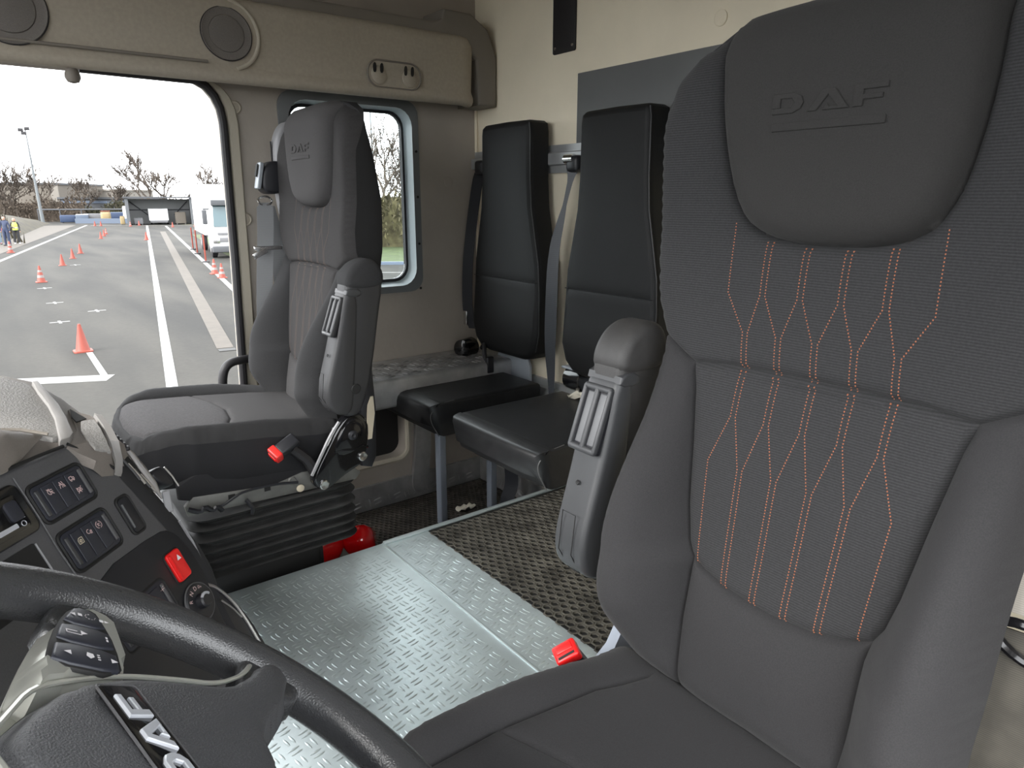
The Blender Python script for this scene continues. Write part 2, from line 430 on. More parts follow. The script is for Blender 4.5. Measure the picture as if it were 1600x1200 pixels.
def submesh(V3, tri, mask):
    used = {}; vs_ = []; fs = []
    for t, k in zip(tri, mask):
        if not k: continue
        q = []
        for i in t:
            if i not in used: used[i] = len(vs_); vs_.append(tuple(V3[i]))
            q.append(used[i])
        fs.append(tuple(q))
    return MB().add(vs_, fs)
def mir(half):   # half outline given for u>=0 from bottom to top -> closed polygon
    return half+[(-u, z) for u, z in half[::-1] if u > 1e-6]

# ------------------------------------------------------------------ the cab shell
def wall_with_holes(y0, y1, x0, x1, z0, z1, holes):
    """wall in the XZ plane with rounded rectangular holes"""
    edges = []; pts = [(x0, z0), (x1, z0), (x1, z1), (x0, z1)]; edges = [(0, 1), (1, 2), (2, 3), (3, 0)]
    for h in holes:
        k = len(pts); pts += h; edges += [(k+i, k+(i+1) % len(h)) for i in range(len(h))]
    V, E_, F_, *_ = delaunay_2d_cdt([Vector(p) for p in pts], edges, [], 0, 1e-6)
    V = [tuple(v) for v in V]; mb = MB(); fs = []
    for f in F_:
        c = np.array([V[i] for i in f]).mean(0)[None]
        if any(inside(c, h)[0] for h in holes): continue
        fs.append(tuple(f))
    n = len(V)
    mb.add([(x, y0, z) for x, z in V]+[(x, y1, z) for x, z in V], fs+[tuple(i+n for i in f[::-1]) for f in fs])
    for loop in [pts[:4]]+holes:
        m_ = len(loop)
        mb.add([(x, y0, z) for x, z in loop]+[(x, y1, z) for x, z in loop], [(i, (i+1) % m_, (i+1) % m_+m_, i+m_) for i in range(m_)])
    return mb

XF = -0.85; YL = -0.03; ZC = 2.02
door_hole = smooth_poly([(-.42, .05), (.63, .05), (.638, .6), (.655, 1.42), (.66, 1.50), (.58, 1.52), (-.42, 1.52)], 1)
door_hole = [(-.40, .06), (.615, .06), (.632, .5), (.646, .95), (.652, 1.33)]+[(.652-.075*(1-cos(radians(a))), 1.36+.11*sin(radians(a))) for a in (0, 20, 40, 60, 80, 90)]+[(.3, 1.472), (-.40, 1.472)]
win_hole = rr_corners(.8405, .8345, 1.2805, 1.4435, .06)
lock_hole = rr_corners(.80, .175, 1.215, .41, .045)
struct('wall_right', wall_with_holes(YW, YW+.07, XF, XR+.05, -.05, ZC, [door_hole, win_hole, lock_hole]), M['wall'])
MB().box((.78, YW+.07, .12), (1.25, YW+.40, .45)).build('wall_locker', M['black'], kind='structure')
mb = MB().box((XR, YL-.07, -.05), (XR+.06, YW+.02, ZC)); struct('wall_rear', mb, M['wall_rear'])
drv_hole = [(-.40, .06), (.60, .06), (.60, 1.47), (-.40, 1.47)]
struct('wall_left', wall_with_holes(YL-.07, YL, XF, XR+.05, -.05, ZC, [drv_hole]), M['wall'])
struct('wall_front', MB().box((XF-.05, YL-.07, -.05), (XF, YW+.07, .84)).box((XF-.05, YL-.07, 1.82), (XF, YW+.07, ZC)).box((XF-.05, YL-.07, .84), (XF, YL+.05, 1.82)).box((XF-.05, YW-.05, .84), (XF, YW+.07, 1.82)), M['wall'])
struct('floor', MB().box((XF-.05, YL-.07, -.06), (XR+.06, YW+.07, 0)), M['rubber_dark'])
struct('ceiling', MB().box((XF-.05, YL-.07, ZC), (XR+.06, YW+.07, ZC+.05)), M['ceiling'])
# rear wall linings: lower grey strip and upper dark panel
struct('trim_1', MB().rbox((.006, 1.70, .21), (XR-.003, .845, 1.407), .002), M['wall_grey'])
struct('trim_2', MB().rbox((.008, .012, 1.50), (XR-.006, YW-.005, .78), .003), M['wall_rear'])

# door seal around the opening and the pale lip beside it
def edge_path(hole, y, inset=0): return [(x, y, z) for x, z in hole]
seal = [(x, z) for x, z in door_hole]
struct('trim_3', MB().tube([(x-.006, YW-.004, z) for x, z in seal[1:12]], .0125, 10), M['rubber'])
tb = MB(); cpth = seal[1:10]; tb.add([p for x, z in cpth for p in ((x+.006, YW-.003, z), (x+.012, YW-.010, z), (x+.034, YW-.010, z), (x+.040, YW-.001, z))], [(4*i+k_, 4*i+k_+1, 4*i+k_+5, 4*i+k_+4) for i in range(len(cpth)-1) for k_ in range(3)])
struct('trim_4', tb, M['seal_cream'])
# ------------------------------------------------------------------ side window
wf = MB()
def ring(mb, o, i, ya, yb):
    n = len(o); P = [(x, ya, z) for x, z in o]+[(x, yb, z) for x, z in i]
    mb.add(P, [(k, (k+1) % n, (k+1) % n+n, k+n) for k in range(n)]); return mb
wroot = empty('window_1', (1.06, YW, .85), kind='structure')
o1 = rr_corners(.812, .812, 1.306, 1.468, .05); o2 = rr_corners(.842, .836, 1.279, 1.442, .06); o3 = rr_corners(.853, .846, 1.275, 1.436, .055); o4 = rr_corners(.863, .857, 1.265, 1.427, .05)
m1 = MB(); ring(m1, o1, o2, YW-.008, YW-.010); ring(m1, o1, o1, YW-.008, YW+.001); m1.build('window_flange', M['win_outer'], wroot)
m1 = MB(); ring(m1, o2, o2, YW-.010, YW-.006); ring(m1, o2, o3, YW-.006, YW+.045); m1.build('window_frame', M['win_frame'], wroot)
m1 = MB(); ring(m1, o3, o4, YW+.045, YW+.042); ring(m1, o4, o4, YW+.042, YW+.06); m1.build('window_gasket', M['rubber'], wroot)
m1 = MB().prism(o4, (0, YW+.053, 0), (1, 0, 0), (0, 0, 1), (0, 1, 0), 0, .005); m1.build('window_pane', M['glass'], wroot)
for z in (1.302, 1.147, .983, .822):
    MB().lathe([(.0045, 0), (.0045, .003), (.003, .0045), (.0001, .0045)], (1.293, YW-.009, z), (0, -1, 0), 10).build('screw', M['black'], wroot)

# locker opening seal + checker kick plates + wheel arch
struct('trim_5', MB().tube([(x, YW-.006, z) for x, z in rr_corners(.80, .175, 1.215, .41, .045)], .011, 8, closed=True), M['seal_cream'])

def tread(mb, org, ux, uy, un, w_, h_, pitch=.030, L_=.024, bw=.0050, hh=.0009, mx=.006, clip=None):
    org, ux, uy, un = map(Vector, (org, ux, uy, un))
    nx = int((w_-2*mx)/pitch); ny = int((h_-2*mx)/pitch)
    for i in range(nx):
        for j in range(ny):
            cx = mx+(i+.5)*pitch; cy = mx+(j+.5)*pitch
            if clip and not clip(cx, cy): continue
            a = radians(12) if (i+j) % 2 else radians(102)
            for s_ in (-1, 1):
                dx, dy = cos(a), sin(a); ox, oy = -dy*s_*pitch*.19+cx, dx*s_*pitch*.19+cy
                vs_ = []
                for t, wd in ((-1, 0), (-.55, .8), (0, 1), (.55, .8), (1, 0), (.55, -.8), (0, -1), (-.55, -.8)):
                    px = ox+dx*t*L_/2-dy*wd*bw/2; py = oy+dy*t*L_/2+dx*wd*bw/2
                    vs_.append(org+ux*px+uy*py+un*.00005)
                for t in (-.6, 0, .6):
                    px = ox+dx*t*L_/2; py = oy+dy*t*L_/2; vs_.append(org+ux*px+uy*py+un*hh)
                mb.add(vs_, [(0, 1, 8), (1, 2, 9, 8), (2, 3, 10, 9), (3, 4, 10), (4, 5, 10), (5, 6, 9, 10), (6, 7, 8, 9), (7, 0, 8)])
    return mb

k = MB().box((.90, YW-.012, 0), (XR-.001, YW-.002, .098)); tread(k, (.92, YW-.0122, .002), (1, 0, 0), (0, 0, 1), (0, -1, 0), .63, .095, .042, .034, .009, .0034)
k.build('baseboard_right', M['metal_dull'], kind='structure')
k = MB().box((XR-.012, 1.63, 0), (XR-.002, YW-.013, .098)); tread(k, (XR-.0122, 1.64, .002), (0, 1, 0), (0, 0, 1), (-1, 0, 0), .6, .095, .042, .034, .009, .0034)
k.build('baseboard_rear', M['metal_dull'], kind='structure')
# wheel-arch box behind the far jump seat
k = MB().rbox((.62, .27, .10), (1.245, YW-.137, .52), .012)
tread(k, (.95, YW-.27, .571), (1, 0, 0), (0, 1, 0), (0, 0, 1), .58, .25, .050, .034, .009, .0028)
k.build('side_shelf', M['metal_dull'], kind='structure')
k = MB().prism(smooth_poly([(1.215, .02), (1.30, .02), (1.32, .47), (1.245, .47), (1.245, .25), (1.235, .16)], 2), (0, YW-.022, 0), (1, 0, 0), (0, 0, 1), (0, 1, 0), 0, .02, .003)
k.build('trim_6', M['metal_dull'], kind='structure')

# button plugs in the linings
for i, (x, z) in enumerate([(.673, 1.403), (.674, 1.079)]):
    MB().lathe([(.021, 0), (.021, .003), (.017, .0055), (.0145, .0035), (.0001, .003)], (x+.01, YW, z), (0, -1, 0), 24).build('wall_plug', M['console'], cat='plug',
        label=['round taupe plug in the pillar lining, level with the window top', 'round taupe plug in the pillar lining, beside the belt tongue'][i], group='round lining plugs')
MB().lathe([(.018, 0), (.018, .003), (.014, .004), (.0001, .003)], (1.43, YW, 1.20), (0, -1, 0), 24).build('wall_plug', M['wall'], label='faint round plug in the side lining, right of the small window', cat='plug', group='round lining plugs')
MB().lathe([(.019, 0), (.019, .003), (.015, .005), (.0001, .004)], (XR, 1.182, 1.573), (-1, 0, 0), 24).build('wall_plug', M['wall_rear'], label='round beige plug high on the rear lining above the grey panel', cat='plug', group='round lining plugs')
bp = empty('cover_plate', (XR, 1.76, 1.66), 'black rectangular plate screwed high on the beige rear lining', 'plate')
MB().prism(rr_corners(-.052, -.085, .052, .20, .006), (XR-.001, 1.762, 1.665), (0, 1, 0), (0, 0, 1), (-1, 0, 0), 0, .006, .002).build('plate', M['rubber'], bp)
for dy in (-.04, .04): MB().lathe([(.005, 0), (.004, .002), (.0001, .002)], (XR-.007, 1.762+dy, 1.597), (-1, 0, 0), 10).build('screw', M['chrome'], bp)

# ------------------------------------------------------------------ overhead console
oc = empty('overhead_console', (.6, YW, 1.45), 'long taupe overhead console with speakers running above the side door', 'overhead console')
prof = [(YW-.001, 1.478), (2.135, 1.452), (2.115, 1.449), (2.100, 1.452), (2.092, 1.462), (2.092, 1.474), (2.100, 1.487), (2.104, 1.495), (2.100, 1.55), (2.096, 1.640), (2.100, 1.655), (2.110, 1.666)]
def loft_x(prof, xs, closed=False):
    mb = MB(); n = len(prof); vs_ = []; fs = []
    for x in xs: vs_ += [(x, y, z) for y, z in prof]
    for i in range(len(xs)-1):
        for k_ in range(n-1): fs.append((i*n+k_, i*n+k_+1, (i+1)*n+k_+1, (i+1)*n+k_))
    fs += [tuple(range(n)), tuple((len(xs)-1)*n+k_ for k_ in range(n))]
    return mb.add(vs_, fs)
full = prof+[(YW-.001, 1.70)]
mb = MB(); xs = [-.60, 0, .6, 1.2, 1.40, 1.43, 1.447, 1.455]
vs_ = []; fs = []; n = len(full)
for i, x in enumerate(xs):
    sh = [0, 0, 0, 0, 0, .004, .014, .03][i]
    vs_ += [(x, min(YW-.001, y+sh), z+(0 if z < 1.6 else -sh)) for y, z in full]
for i in range(len(xs)-1):
    for k_ in range(n): fs.append((i*n+k_, i*n+(k_+1) % n, (i+1)*n+(k_+1) % n, (i+1)*n+k_))
fs += [tuple(range(n)), tuple((len(xs)-1)*n+k_ for k_ in range(n))]
mb.add(vs_, fs).build('console_body', M['console'], oc, 50)
# darker upper tray with raised end
tp = [(-.60, 1.655), (1.30, 1.655), (1.40, 1.645), (1.47, 1.60), (1.478, 1.455), (1.555, 1.455), (1.555, 1.62), (1.52, 1.70), (1.45, 1.742), (1.345, 1.742), (1.335, 1.712), (1.30, 1.700), (-.60, 1.700)]
MB().prism(tp, (0, YW-.001, 0), (1, 0, 0), (0, 0, 1), (0, -1, 0), 0, .135, .010, 3).build('console_tray', M['console_dark'], oc)
for cx, cz, r in ((.636, 1.572, .066), (.150, 1.566, .078)):
    sp = MB().lathe([(r, .0), (r, .0035), (r-.001, .0045), (r-.004, .003), (r*.72, .0035), (r*.70, .0015), (r*.68, .004), (.0001, .0085)], (cx, 2.099, cz), (0, -1, 0), 48).build('speaker', M['speaker'], oc)
    MB().tube([(cx+(r+.001)*cos(a*pi/24), 2.0975, cz+(r+.001)*sin(a*pi/24)) for a in range(48)], .0016, 6, closed=True).build('speaker_ring', M['rubber'], sp)
r = .088
MB().tube([(.634+r*cos(radians(a)), 2.098, 1.572+r*sin(radians(a))) for a in range(-75, 82, 6)], .0055, 8, ell=(1, 1)).build('raised_rim', M['console_rim'], oc)
MB().tube([(x, 2.097, 1.497) for x in np.linspace(-.55, .58, 12)], .004, 6).build('groove_bead', M['console_dark'], oc)
lp = MB().prism(rrect(.188, .078, .038, 8), (1.142, 2.098, 1.517), (1, 0, 0), (0, 0, 1), (0, -1, 0), 0, .003, .001).build('lamp_plate', M['console'], oc)
MB().tube([(1.142+x, 2.095, 1.517+z) for x, z in rrect(.188, .078, .038, 8)], .003, 8, closed=True).build('plate_rim', M['console_dark'], lp)
for dx in (-.056, .052):
    MB().lathe([(.027, 0), (.026, .004), (.02, .007), (.0001, .008)], (1.142+dx, 2.095, 1.512), (0, -1, 0), 24).build('nozzle', M['console'], lp)
    for s_ in (-1, 1):
        MB().prism(smooth_poly([(-.007, -.014), (.003, -.014), (.005, .010), (-.001, .016), (-.007, .008)], 1), (1.142+dx+.012*s_-.004, 2.087, 1.532), (1, 0, 0), (0, 0, 1), (0, -1, 0), 0, .0015).build('slot', M['black'], lp)
kn = MB().lathe([(.010, .02), (.010, .008), (.014, .002), (.0175, -.008), (.0175, -.016), (.013, -.025), (.0001, -.029)], (.262, 2.12, 1.444), (0, 0, 1), 20)
kn.build('hanging_knob', M['console_dark'], label='small dark round knob hanging under the overhead console', cat='knob')

# ------------------------------------------------------------------ entry grab handle
gh = MB().tube(smooth_poly([(.665, 2.225, .645), (.62, 2.20, .652), (.572, 2.19, .65), (.550, 2.19, .615), (.547, 2.19, .53), (.56, 2.19, .40), (.60, 2.21, .35), (.655, 2.235, .34)], 3, False), .0135, 12)
gh.build('grab_handle', M['rubber'], label='black curved grab handle at the door pillar behind the far seat', cat='handle')

# ------------------------------------------------------------------ engine tunnel, plates and mats
ZT = .20; YT = 1.627
tn = MB().box((.02, .66, 0), (.786, YT, ZT)); tread(tn, (.03, .665, ZT+.0003), (1, 0, 0), (0, 1, 0), (0, 0, 1), .75, .958, .0290, .024, .0052, .0013)
tn.build('floor_tunnel_front', M['metal_plate'], kind='structure', smooth=60)
tn = MB().box((.7885, .66, 0), (XR-.001, YT, ZT)); tread(tn, (.79, .665, ZT+.0003), (1, 0, 0), (0, 1, 0), (0, 0, 1), .14, .958, .0290, .024, .0052, .0013)
tn.build('floor_tunnel_rear', M['metal_plate'], kind='structure', smooth=60)
MB().rbox((.77, .014, .006), (1.173, YT-.007, ZT+.004), .0015).build('trim_7', M['metal_plate'], kind='structure')
MB().rbox((.0065, .96, .004), (.7872, 1.145, ZT+.001), .0012).build('trim_8', M['metal_plate'], kind='structure')

def hole_mat(name, x0, x1, y0, y1, z, pitch, m, mh, label, thick=.006):
    """perforated rubber mat: hexagonal lattice of raised rings round dark pits"""
    root = empty(name, ((x0+x1)/2, (y0+y1)/2, z), label, 'floor mat')
    base = MB().box((x0, y0, z), (x1, y1, z+thick*.35)).build('backing', mh, root, 0)
    vs_ = []; fs = []
    dy = pitch*.866; j = 0; y = y0+pitch*.5
    a6 = [(cos(radians(30+60*q)), sin(radians(30+60*q))) for q in range(6)]
    R6 = pitch/sqrt(3)
    while y < y1-pitch*.4:
        x = x0+pitch*(.22 if j % 2 else .72)
        while x < x1-pitch*.4:
            k0 = len(vs_)
            for (rad, zz) in ((R6*1.0, thick*.72), (R6*.86, thick*1.0), (R6*.70, thick), (R6*.64, thick*.3)):
                for c_, s_ in a6: vs_.append((x+c_*rad, y+s_*rad, z+zz))
            for q in range(3):
                for t in range(6): fs.append((k0+q*6+t, k0+q*6+(t+1) % 6, k0+(q+1)*6+(t+1) % 6, k0+(q+1)*6+t))
            x += pitch
        y += dy; j += 1
    MB().add(vs_, fs).build('rubber_lattice', m, root, 60)
    return root
hole_mat('rubber_mat', .928, XR-.004, .66, YT-.016, ZT, .0245, M['rubber_mat'], M['hole'], 'brown-grey perforated rubber mat on the raised tunnel behind the plates')
hole_mat('rubber_mat', .84, XR-.014, YT+.004, YW-.014, 0.0, .020, M['rubber_dark'], M['hole'], 'dark dirty perforated rubber mat on the low floor under the jump seats')
# scraps
def crumple(name, c, sx, sy, h, m, label, cat, seed):
    rnd = random.Random(seed); mb = MB(); n = 8; vs_ = []
    for i in range(n):
        for j in range(5):
            vs_.append((c[0]+sx*(i/(n-1)-.5)+rnd.uniform(-.004, .004), c[1]+sy*(j/4-.5)*(.7+.6*rnd.random()), c[2]+h*rnd.random()))
    fs = [(i*5+j, (i+1)*5+j, (i+1)*5+j+1, i*5+j+1) for i in range(n-1) for j in range(4)]
    k0 = len(vs_); vs_ += [(x, y, z-.002) for x, y, z in vs_]; fs += [tuple(q+k0 for q in f[::-1]) for f in fs]
    mb.add(vs_, fs).build(name, m, label=label, cat=cat, smooth=60)
crumple('paper_scrap', (1.325, 2.015, .010), .075, .030, .012, M['paper'], 'small crumpled pale paper scrap on the dark floor mat', 'paper', 3)
crumple('folded_rag', (1.46, 1.545, .528), .06, .07, .018, M['paper'], 'pale cream rag lying at the back of the nearer jump seat', 'rag', 5)

# ------------------------------------------------------------------ rails on the rear wall
def rail(name, z0, z1, ya, yb, label):
    h = z1-z0; X = XR-.004
    p = [(z0, .0), (z0, .014), (z0+.022, .014), (z0+.026, .030), (z1-.026, .030), (z1-.022, .014), (z1, .014), (z1, 0)]
    MB().prism(p, (X, ya, 0), (0, 0, 1), (-1, 0, 0), (0, 1, 0), 0, yb-ya).build(name, M['rail'], label=label, cat='rail')
rail('mounting_rail', 1.222, 1.308, .75, YW-.012, 'ribbed grey metal rail across the rear wall behind the tall backrests')
rail('mounting_rail', .445, .520, .75, YW-.012, 'grey metal rail low on the rear wall behind the jump seat cushions')

# ------------------------------------------------------------------ jump seats
def jump_seat(yc, label, legs, which):
    root = empty('jump_seat', (1.4, yc, .40), label, 'jump seat', 'pair of black jump seats on the rear wall')
    # backrest: board tapered upwards, rounded front edges
    half = [(.0, .600), (.10, .600), (.145, .610), (.175, .640), (.190, .70), (.190, .84), (.184, .93), (.165, 1.02), (.146, 1.11), (.139, 1.20), (.137, 1.35), (.132, 1.375), (.115, 1.384), (0, 1.386)]
    outl = mir([h for h in half if True])
    outl = [p for i, p in enumerate(outl) if i == 0 or p != outl[i-1]]
    mb = MB()
    loops = [(.0, 1.528), (.0, 1.470), (.003, 1.460), (.010, 1.453), (.020, 1.450)]
    n = len(outl); P = []
    def inset(o, d):
        out = []
        m_ = len(o)
        for i in range(m_):
            a = np.array(o[i-1]); b = np.array(o[i]); c = np.array(o[(i+1) % m_]); t = c-a; t = t/max(np.linalg.norm(t), 1e-9)
            out.append((b[0]-t[1]*d, b[1]+t[0]*d))
        return out
    for d, x in loops:
        q = inset(outl, d)
        P += [(x-.012*math.exp(-((z-.70)/.09)**2)*(1 if x < 1.5 else 0), yc+u, z) for u, z in q]
    fs = [(i*n+k_, i*n+(k_+1) % n, (i+1)*n+(k_+1) % n, (i+1)*n+k_) for i in range(len(loops)-1) for k_ in range(n)]
    mb.add(P, fs)
    rim = inset(outl, .020)
    # front face with a gentle belly
    Vj, tj, cj, Oj = mesh_regions([p for p in rim], [[(-.172, .873), (.172, .873)]], .02)
    ej = pts_seg_dist(Vj, [[tuple(p) for p in rim]+[tuple(rim[0])]])
    xj = 1.450-.012*np.exp(-((Vj[:, 1]-.70)/.09)**2)-.004*(1-np.exp(-ej/.02))+.002*np.exp(-(np.abs(Vj[:, 1]-.873)/.006)**2)
    mb.add([(float(x), yc+float(p[0]), float(p[1])) for x, p in zip(xj, Vj)], tj)
    back_cap = [(1.528, yc+u, z) for u, z in outl]; mb.add(back_cap, [tuple(range(n))])
    br = mb.build('backrest', M['vinyl_back'], root, 50)
    MB().tube([(1.4465, yc-.178+.356*t, .873) for t in np.linspace(0, 1, 8)], .0012, 5).build('seam', M['vinyl'], br)
    MB().tube([(1.452, yc-u+.019*0, z) for u, z in half[3:12]], .0022, 6).build('piping', M['vinyl'], br)
    # cushion
    yk = yc+(.045 if legs else .020)
    x0, x1, y0, y1, z0, z1 = 1.035, 1.485, yk-.205, yk+.205, .412, .525
    bm = bmesh.new(); bmesh.ops.create_cube(bm, size=1)
    for v in bm.verts: v.co = Vector(((x0+x1)/2+v.co.x*(x1-x0), (y0+y1)/2+v.co.y*(y1-y0), (z0+z1)/2+v.co.z*(z1-z0)))
    bmesh.ops.bevel(bm, geom=[e for e in bm.edges if all(v.co.x < x0+.01 for v in e.verts)], offset=.045, segments=5, profile=.6, affect='EDGES')
    bmesh.ops.bevel(bm, geom=[e for e in bm.edges if all(v.co.z > z1-.001 for v in e.verts) and e.calc_length() > .05], offset=.014, segments=3, profile=.6, affect='EDGES')
    for v in bm.verts:
        if v.co.z < z0+.04: v.co.x += .028*max(0, 1-(v.co.x-x0)/.2); v.co.z += .012*(v.co.x-x0)/.4
    cu = MB().bm(bm).build('cushion', M['vinyl'], root, 50)
    # piping down the front side edge
    for sg in (-1,):
        yc_ = yk
        MB().tube(smooth_poly([(x0+.10, yk+sg*.198, z1+.0), (x0+.045, yk+sg*.201, z1-.004), (x0+.012, yk+sg*.197, z1-.03), (x0+.015, yk+sg*.197, z0+.05), (x0+.04, yk+sg*.20, z0+.004)], 2, False), .0016, 6).build('piping', M['pipe'], cu, label='worn pale piping')
    if legs:
        for lx in (1.195, 1.415):
            lg = MB().rbox((.026, .034, .42), (lx, yc+.035, .208), .004).build('leg', M['leg_metal'], root)
    MB().rbox((.40, .30, .012), (1.29, yk, .412), .003).build('underframe', M['black'], root)
    # wall bracket
    b = MB().prism([(-.10, .44), (.10, .44), (.10, .56), (.08, .60), (-.08, .60), (-.10, .56)], (XR-.035, yc+.035, 0), (0, 1, 0), (0, 0, 1), (-1, 0, 0), -.0, .010, .002).build('wall_bracket', M['bracket'], root)
    for dy in (-.07, .07): MB().lathe([(.007, 0), (.005, .002), (.0001, .002)], (XR-.046, yc+.035+dy, .475 if dy < 0 else .50), (-1, 0, 0), 10).build('bolt', M['black'], b)
    return root
jump_seat(1.935, 'black vinyl jump seat in the far corner beside the side wall', True, 0)
jump_seat(1.435, 'black vinyl jump seat nearer the tall driver seat, partly behind its armrest', False, 1)

def belt(name, path, wd, w_, m, label, extra=None, group=None):
    o = empty(name, path[0], label, 'seat belt', group)
    sp2 = smooth_poly(path, 2, False)
    if isinstance(w_, list): w_ = [float(np.interp(i/(len(sp2)-1), np.linspace(0, 1, len(w_)), w_)) for i in range(len(sp2))]
    MB().band(sp2, wd, w_).build('webbing', m, o, 60); return o
# far corner belt
b1 = belt('seat_belt', [(1.515, 2.165, 1.235), (1.50, 2.165, 1.20), (1.47, 2.185, .95), (1.465, 2.19, .80), (1.465, 2.185, .71), (1.478, 2.165, .66)], (.35, -.9, 0), .046, M['belt_black'], 'dark seat belt hanging in the rear corner beside the far backrest', group='seat belts of the jump seats')
MB().rbox((.045, .050, .05), (1.515, 2.15, 1.25), .012).build('belt_guide', M['plastic_blk'], b1)
MB().rbox((.012, .022, .055), (1.462, 2.195, .70), .003).build('latch_plate', M['chrome'], b1)
b2 = belt('seat_belt', [(1.515, 1.665, 1.225), (1.505, 1.672, 1.17), (1.49, 1.682, 1.09), (1.475, 1.705, .98), (1.465, 1.70, .80), (1.475, 1.715, .66), (1.50, 1.735, .55), (1.512, 1.745, .46)],
          (.45, -.9, 0), [.040, .018, .012, .032, .040, .042, .034, .022, .018], M['belt_mid'], 'charcoal seat belt hanging between the two tall black backrests', group='seat belts of the jump seats')
MB().rbox((.045, .055, .05), (1.518, 1.655, 1.245), .014).build('belt_guide', M['plastic_blk'], b2)
MB().lathe([(.014, -.02), (.014, .02)], (1.505, 1.668, 1.26), (0, 1, 0), 16).build('bolt', M['chrome'], b2)
rt_ = empty('belt_retractor', (1.50, 1.60, .53), 'black belt reel at the wall behind the nearer jump seat cushion', 'belt reel')
MB().lathe([(.02, -.045), (.038, -.040), (.040, 0), (.038, .030), (.025, .036), (.0001, .036)], (1.495, 1.60, .575), (0, 1, 0), 24).build('housing', M['gloss_blk'], rt_)
MB().rbox((.05, .09, .008), (1.49, 1.60, .611), .003).build('cover_strip', M['bracket'], rt_)
r2 = empty('belt_retractor', (1.44, 2.14, .58), 'black belt reel with buckle stalks behind the far jump seat', 'belt reel')
MB().lathe([(.02, -.05), (.035, -.045), (.036, .02), (.02, .03), (.0001, .03)], (1.44, 2.15, .595), (1, .4, 0), 24).build('housing', M['gloss_blk'], r2)
MB().tube(smooth_poly([(1.46, 2.09, .60), (1.44, 2.04, .63), (1.42, 2.02, .59), (1.43, 2.00, .54)], 2, False), .008, 8).build('buckle_stalk', M['rubber'], r2)
MB().rbox((.03, .02, .06), (1.42, 1.985, .56), .005).build('buckle', M['plastic_blk'], r2)
belt('belt_strap', [(1.35, 1.80, .40), (1.36, 1.80, .30), (1.38, 1.79, .18), (1.35, 1.80, .10), (1.36, 1.80, .006)], (.5, -.85, 0), .05, M['belt_black'], 'black strap hanging under the far jump seat down to the floor').__setitem__('category', 'strap')

